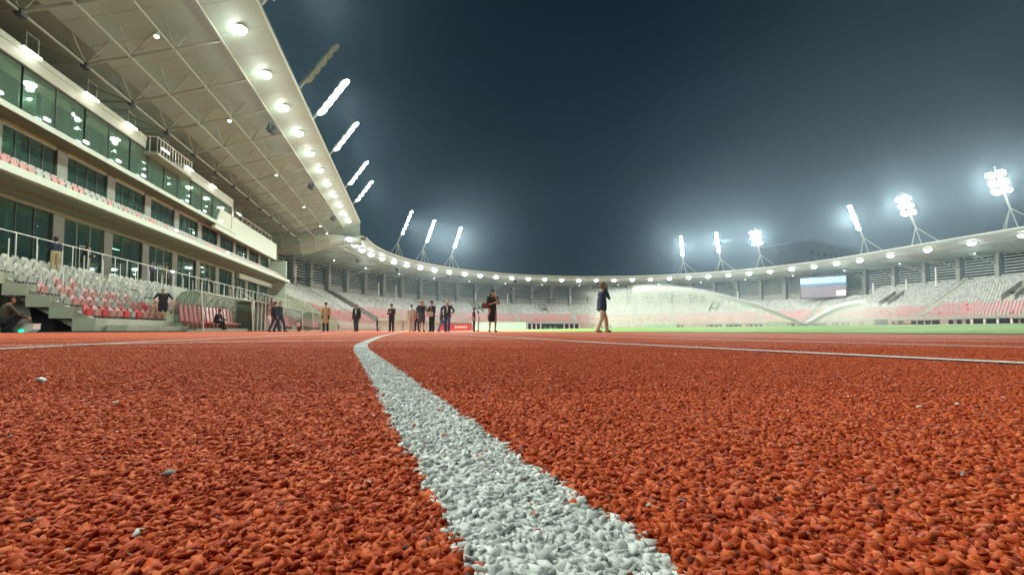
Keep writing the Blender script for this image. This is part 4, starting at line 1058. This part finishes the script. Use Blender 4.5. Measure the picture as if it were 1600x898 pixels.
# ================================================================== people
SK = (.45,.26,.18)
skin = mat('skin', SK, .5, spec=.3)
def cloth(c, nm='cloth'): return mat(nm, c, .85, noise=.18, nscale=7)
BLACK, NAVY, WHITE, KHAKI, DENIM, BEIGE, HAIRB, HAIRG, OLIVE = (.012,.012,.014),(.012,.022,.05),(.6,.6,.57),(.56,.55,.40),(.07,.12,.24),(.38,.30,.17),(.012,.009,.008),(.25,.24,.22),(.07,.07,.05)
cm = {}
def cmat(c):
    if c not in cm: cm[c] = cloth(c)
    return cm[c]
def person(loc, rz, H, label, top, bottom, hair=HAIRB, shoes=BLACK, pose='stand', armL='down', armR='down', sleeves='long', legs='long', skirt=0, jacket=False,
           shirt=None, stride=.0, long_hair=False, bald=False, vox=.0125, coat=None, lean=0.0, wide=1.0):
    """faces +Y in its own frame; x to its right"""
    caps = []   # p, q, r0, r1, material key
    def C(p,q,a,b_,k): caps.append((Vector(p)*H, Vector(q)*H, a*H, b_*H, k))
    hipz = .53; W = wide
    sh = .82; sw = .105*W; hw = .052
    if pose == 'sit': hipz = .27
    if pose == 'squat': hipz = .17
    dz = hipz - .53
    up = lambda z: z + dz
    L = lambda y,z: (y + lean*(z-.53))      # forward lean of the trunk
    legsx = ((-1,stride),(1,-stride))
    for s, st_ in legsx:
        hip = (s*hw,0,hipz)
        if pose == 'sit': knee = (s*.07,.25,.29); ank = (s*.07,.27,.04)
        elif pose == 'squat': knee = (s*.09,.18,.30); ank = (s*.07,.02,.045)
        else:
            knee = (s*(hw+.008), st_*.55 + (.03 if st_ != 0 else .012), .285); ank = (s*(hw+.012), st_ - (0.0 if st_ >= 0 else .01), .042)
        lk = 'bottom' if legs == 'long' else 'skin'
        C(hip, knee, .060*W, .044 if legs == 'long' else .036, 'bottom' if legs != 'bare' else 'skin')
        if legs == 'short':
            mid = tuple(hip[i]*.25+knee[i]*.75 for i in range(3)); C(hip, mid, .062*W, .052*W, 'bottom')
        C(knee, ank, .043*W if legs == 'long' else .031, .037*W if legs == 'long' else .017, lk)
        toe = (ank[0]+s*.012, ank[1]+.085, .018); C((ank[0],ank[1]-.018,.026), toe, .025, .019, 'shoes'); C(ank,(ank[0],ank[1],.03),.022,.024,'shoes')
    tk = 'coat' if coat else 'top'
    for s in (-1,1):
        C((s*.035,L(0,.55),up(.53)), (s*.032,L(0,.64),up(.64)), .066*W, .060*W, 'bottom' if not (jacket or skirt or coat) else tk)
        C((s*.032,L(0,.62),up(.62)), (s*.052,L(0,.77),up(.765)), .062*W, .062*W, tk)
    C((-sw*.75,L(0,sh),up(.805)), (sw*.75,L(0,sh),up(.805)), .036, .036, tk)
    if jacket:
        for s in (-1,1): C((s*.035,L(-.005,.66),up(.66)), (s*.048,L(-.005,.49),up(.485)), .072*W, .075*W, tk)
        C((0,L(.052,.77),up(.78)),(0,L(.062,.62),up(.62)),.017,.010,'shirt')
    if skirt or coat:
        zb = skirt or .33
        for s in (-1,1): C((s*.03,L(0,.60),up(.60)), (s*.042,0.0,up(zb)), .062*W, .072*W, 'coat' if coat else 'bottom' if not skirt else 'top')
    C((0,L(.0,.82),up(.82)), (0,L(.01,.87),up(.865)), .034, .030, 'skin')
    hc = Vector((0, L(.018,.93), up(.928)))
    C(hc + Vector((0,0,.018)), hc - Vector((0,-.012,.028)), .050, .036, 'skin')
    C(hc + Vector((0,.044,-.004)), hc + Vector((0,.055,-.014)), .008, .010, 'skin')
    C(hc + Vector((0,.026,-.050)), hc + Vector((0,.034,-.044)), .015, .013, 'skin')
    for s in (-1,1):
        C(hc + Vector((s*.050,0,.0)), hc + Vector((s*.052,-.004,-.016)), .008,.007,'skin')
        C(hc + Vector((s*.019,.043,.006)), hc + Vector((s*.019,.045,.006)), .0065,.0065,'eye')
    if not bald:
        C(hc + Vector((0,-.014,.030)), hc + Vector((0,-.022,-.008)), .053, .046, 'hair')
        C(hc + Vector((0,.012,.042)), hc + Vector((0,-.02,.036)), .042, .046, 'hair')
        if long_hair:
            for s in (-1,1): C(hc + Vector((s*.03,-.02,.0)), hc + Vector((s*.038,-.03,-.10)), .034, .030, 'hair')
    for s, a in ((-1,armL),(1,armR)):
        S = Vector((s*sw, L(0,sh), up(.805)))
        if a == 'down': E = S + Vector((s*.035,-.015,-.175)); Hn = E + Vector((s*.0,.035,-.15))
        elif a == 'fwd': E = S + Vector((s*.03,.03,-.17)); Hn = E + Vector((-s*.03,.14,.02))
        elif a == 'cross': E = S + Vector((s*.03,.03,-.165)); Hn = E + Vector((-s*.15,.09,.05))
        elif a == 'face': E = S + Vector((s*.015,.10,-.13)); Hn = Vector((s*.02, L(.085,.93), up(.885)))
        elif a == 'phone': E = S + Vector((s*.06,.07,-.14)); Hn = Vector((s*.070, L(.03,.93), up(.905)))
        elif a == 'out': E = S + Vector((s*.10,.0,-.14)); Hn = E + Vector((s*.06,.05,-.10))
        elif a == 'hip': E = S + Vector((s*.10,-.04,-.14)); Hn = E + Vector((-s*.075,.07,-.09))
        elif a == 'knee': E = S + Vector((s*.0,.10,-.14)); Hn = E + Vector((-s*.03,.12,-.05))
        sk_ = 'coat' if coat else 'top'
        C(S, E, .036, .027, sk_ if sleeves != 'none' else 'skin')
        if sleeves == 'short':
            C(S, S+(E-S)*.6, .039, .036, sk_); C(S+(E-S)*.6, E, .026, .024, 'skin')
        C(E, Hn, .027 if sleeves == 'long' else .023, .018 if sleeves == 'long' else .015, sk_ if sleeves == 'long' else 'skin')
        d = (Hn-E).normalized(); side = d.cross(Vector((0,1,0)) if abs(d.y) < .8 else Vector((1,0,0))).normalized(); nrm = d.cross(side)
        pc = Hn + d*.022; C(Hn, pc, .013, .016, 'skin'); C(Hn + side*.008, pc + side*.012, .011,.012,'skin'); C(Hn - side*.008, pc - side*.012,.011,.012,'skin')
        for f_, ln in ((-.018,.030),(-.006,.036),(.006,.034),(.018,.026)):
            b0 = pc + side*f_ + d*.008; b1 = b0 + d*ln*.55; b2 = b1 + (d*.7+nrm*.5)*ln*.5; C(b0,b1,.0055,.005,'skin'); C(b1,b2,.005,.0042,'skin')
        C(Hn + side*.014, Hn + side*.032 + d*.022, .0065,.005,'skin')
    keys = ['skin','top','bottom','hair','shoes','eye','shirt','coat']
    mats = [skin, cmat(top), cmat(bottom), cmat(hair), cmat(shoes), cmat((.01,.01,.01)), cmat(shirt or WHITE), cmat(coat or top)]
    bm = bmesh.new()
    for (p,q,a,b_,k) in caps:
        for (c_, r_) in ((p,a),(q,b_)):
            bmesh.ops.create_icosphere(bm, subdivisions=2, radius=r_, matrix=Matrix.Translation(c_))
        d = q-p
        if d.length > 1e-4:
            mt = Matrix.Translation((p+q)/2) @ d.to_track_quat('Z','Y').to_matrix().to_4x4()
            bmesh.ops.create_cone(bm, cap_ends=True, segments=12, radius1=a, radius2=b_, depth=d.length, matrix=mt)
    me = bpy.data.meshes.new('person_src'); bm.to_mesh(me); bm.free()
    src = bpy.data.objects.new('person_src', me); COL.objects.link(src)
    md = src.modifiers.new('r','REMESH'); md.mode = 'VOXEL'; md.voxel_size = vox; md.use_smooth_shade = True
    sm_ = src.modifiers.new('s','SMOOTH'); sm_.iterations = 3; sm_.factor = .5
    dg = bpy.context.evaluated_depsgraph_get(); out = bpy.data.meshes.new_from_object(src.evaluated_get(dg)); out.name = 'person'
    bpy.data.objects.remove(src); bpy.data.meshes.remove(me)
    nf = len(out.polygons); cen = np.empty(nf*3); out.polygons.foreach_get('center', cen); cen = cen.reshape(-1,3)
    best = np.full(nf, 1e9); idx = np.zeros(nf, np.int32)
    for (p,q,a,b_,k) in caps:
        p_ = np.array(p); d = np.array(q)-p_; dd = max(d@d,1e-9); tpar = np.clip(((cen-p_)@d)/dd,0,1)
        ds = np.linalg.norm(cen - (p_ + tpar[:,None]*d),axis=1) - (a + (b_-a)*tpar)
        if k in ('hair','eye','shirt'): ds = ds - .004*H
        m_ = ds < best; best[m_] = ds[m_]; idx[m_] = keys.index(k)
    out.materials.clear()
    for m_ in mats: out.materials.append(m_)
    out.polygons.foreach_set('material_index', idx); out.polygons.foreach_set('use_smooth', np.ones(nf,bool)); out.update()
    o = bpy.data.objects.new('person', out); COL.objects.link(o); o.location = loc; o.rotation_euler.z = rz
    return tag(o, label, 'person')
FC = face_cam      # faces away from the lens; +pi faces it
TO = FC + math.pi
RIGHT = FC - math.pi/2; LEFT = FC + math.pi/2
def pxZ(px, h_px, H): return cam2w(px, H*733/h_px, .006)
person(pxZ(941,77.5,1.78), RIGHT+.2, 1.78, 'man in navy blazer and khaki trousers walking right with hand at his mouth', (.012,.028,.065), KHAKI, hair=(.16,.09,.05), shoes=(.07,.04,.02),
       armL='face', armR='face', jacket=True, stride=.125, shirt=WHITE, vox=.010, wide=1.12)
o = person(pxZ(769.5,66,1.66), TO+.35, 1.66, 'woman in short black dress holding a brown bag on her bent arm', BLACK, BLACK, sleeves='short', legs='bare', skirt=.30, long_hair=True, armL='face', armR='cross', vox=.010, stride=.02)
b = MB(); rows = []
for k in range(9):
    a = math.pi*2*k/8; rows.append([(.02+.17*math.cos(a)*s, .06*math.sin(a)*(1.2-s*.2)*s, z) for s, z in ((.0,0.0),(.8,0.0),(1,.08),(.85,.2),(.0,.22))])
bo = empty('handbag', o.location + Vector((0,0,0)), TO+.35, 'brown handbag hanging from the arm of the woman in black', 'bag')
bb = MB(); bb.sheet(rows); p_ = child(bb,'body',cmat((.14,.06,.04)),bo,True); p_.location = (.30,.10,.92)
bb = MB(); bb.path([(.18,.10,1.10),(.24,.10,1.24),(.36,.10,1.24),(.42,.10,1.10)],.012,5); child(bb,'handle',cmat((.10,.05,.03)),bo)
person(Vector((-12.66,27.8,SH(0))), TO+.5, 1.72, 'bald man in black shirt and shorts standing on the front row of the left stand', BLACK, BLACK, hair=HAIRG, bald=True, sleeves='short', legs='short', armL='out', armR='hip', wide=1.25)
person(Vector((-16.75,26.6,SH(5))), R(60), 1.75, 'man in navy top and beige trousers up in the top seat row on the left', NAVY, BEIGE, armL='fwd', armR='fwd')
person(Vector((-18.6,31.7,3.28)), R(-60), 1.74, 'dark figure with bag leaning by the walkway glass doors', BLACK, BLACK, armL='fwd', armR='fwd', lean=.25)
person(Vector((-18.2,22.0,3.28)), R(-80), 1.78, 'person in black at the extreme left edge behind the walkway rail', BLACK, BLACK, armL='hip', armR='fwd')
person(Vector((-17.9,37.6,3.28)), R(-100), 1.7, 'person in purple top on the walkway, left one of a close pair', (.08,.05,.11), BLACK, armL='fwd', armR='down')
person(Vector((-17.9,39.6,3.28)), R(-100), 1.7, 'person in brown top on the walkway, right one of a close pair', (.16,.10,.08), BLACK, armL='down', armR='down')
person(Vector((-18.0,47.6,3.28)), R(-90), 1.75, 'lone dark figure on the walkway near the far parapet panel', BLACK, BLACK, armL='fwd', armR='fwd')
person(Vector((-11.75,32.1,.12)), R(-100), 1.72, 'man in dark jacket seated at the front of the nearest team shelter', NAVY, BLACK, pose='sit', armL='knee', armR='knee', lean=.35, jacket=False)
person(pxZ(429,47,1.76), RIGHT, 1.76, 'man in black walking right, the one partly hidden by the fair-haired walker', BLACK, (.02,.05,.07), stride=.13, jacket=True, shirt=BLACK)
person(pxZ(437,48,1.76), RIGHT-.1, 1.76, 'fair-haired walker in dark blue in front of the left team shelter', (.025,.045,.09), (.02,.04,.09), hair=(.32,.24,.12), stride=.14, jacket=True, shirt=NAVY)
person(pxZ(509,46,1.62), TO+.2, 1.62, 'woman in long beige coat standing on the track', BEIGE, BLACK, coat=BEIGE, legs='long')
person(pxZ(557,43,1.76), TO-.1, 1.76, 'man in white shirt and dark waistcoat with hands behind his back', BLACK, NAVY, hair=HAIRG, jacket=True, shirt=WHITE, stride=.05)
person(pxZ(589.5,21,1.72), RIGHT, 1.72, 'tiny distant figure in black near the left stair cut', BLACK, BLACK, armR='fwd', armL='fwd')
person(pxZ(612,43,1.74), TO-.3, 1.74, 'person all in black with folded arms in wide trousers', BLACK, BLACK, armL='cross', armR='cross', skirt=0, wide=1.1)
person(pxZ(643,42,1.72), TO+.4, 1.72, 'person in grey shirt and pale trousers beside the trestles', (.40,.42,.38), (.42,.40,.38), hair=HAIRB, sleeves='short')
person(pxZ(651.5,38,1.66), FC, 1.66, 'person in black half hidden behind the man in shorts', BLACK, BLACK)
person(pxZ(659,49,1.78), TO+.6, 1.78, 'man in dark blue tee shirt and shorts with bare calves', (.02,.03,.05), (.06,.07,.09), hair=(.2,.15,.1), sleeves='short', legs='short', armL='face', wide=1.1)
person(pxZ(675,48,1.74), TO-.6, 1.74, 'woman in black wide trousers carrying a pale bag across her hip', BLACK, BLACK, armR='fwd', armL='fwd', wide=1.15)
person(pxZ(690,38,1.66), RIGHT, 1.66, 'person in dark jacket and jeans behind the striding grey-haired man', (.02,.035,.05), DENIM, stride=.12, jacket=True, shirt=BLACK)
person(pxZ(699,49,1.80), TO, 1.80, 'grey-haired man in dark jacket, white shirt and jeans with legs wide apart', (.02,.025,.035), (.035,.06,.13), hair=(.5,.5,.48), jacket=True, shirt=WHITE, armL='hip', armR='hip', stride=.12, wide=1.1)
person(pxZ(740.5,37,1.7), RIGHT, 1.7, 'person in black short sleeved top left of a person in light jeans', BLACK, (.02,.03,.05), sleeves='short')
person(pxZ(747.5,31,1.62), LEFT, 1.62, 'person in beige top and light blue jeans facing the one in black', (.28,.26,.18), (.30,.38,.45))
person(cam2w(6,14.0,.012), RIGHT+.95, 1.75, 'man in olive jacket and black cap crouching at the left edge', OLIVE, BLACK, pose='squat', armL='knee', armR='knee', lean=.15, wide=1.3)
person(pxZ(466,33,1.6)*Vector((1,1,1)), RIGHT, 1.35, 'person in pale top and maroon trousers crouching before the middle shelter', (.55,.45,.42), (.12,.02,.04), pose='squat', armL='knee', armR='knee')
bg_ = empty('shoulder_bag', pxZ(672.5,48,1.74)+Vector((-.05,-.28,.0)), TO, 'pale bag held in front of the woman in wide black trousers', 'bag')
bb = MB(); bb.frame((0,0,.98),(1,0,0),(0,1,0),(0,0,1),.19,.05,.13); child(bb,'body',cmat((.40,.38,.33)),bg_)
bb = MB(); bb.path([(-.15,0,1.11),(-.05,0,1.45),(.12,0,1.45),(.15,0,1.11)],.012,5); child(bb,'strap',cmat((.30,.28,.24)),bg_)

# ================================================================== haze
HAZE = 0.00042  # thin air volume added so lamps glow as with lens bloom
if HAZE:
    hm = bpy.data.materials.new('haze_air'); hm.use_nodes = True; n = hm.node_tree; n.nodes.clear()
    o_ = n.nodes.new('ShaderNodeOutputMaterial'); v = n.nodes.new('ShaderNodeVolumePrincipled')
    v.inputs['Density'].default_value = HAZE; v.inputs['Color'].default_value = (.60,.86,1.0,1); v.inputs['Anisotropy'].default_value = .84
    n.links.new(v.outputs[0], o_.inputs['Volume'])
    mb = MB(); mb.box(-60,200,-40,200,-1.3,60); tag(mb.build('haze', hm), 'thin night haze filling the stadium', 'haze', kind='stuff')
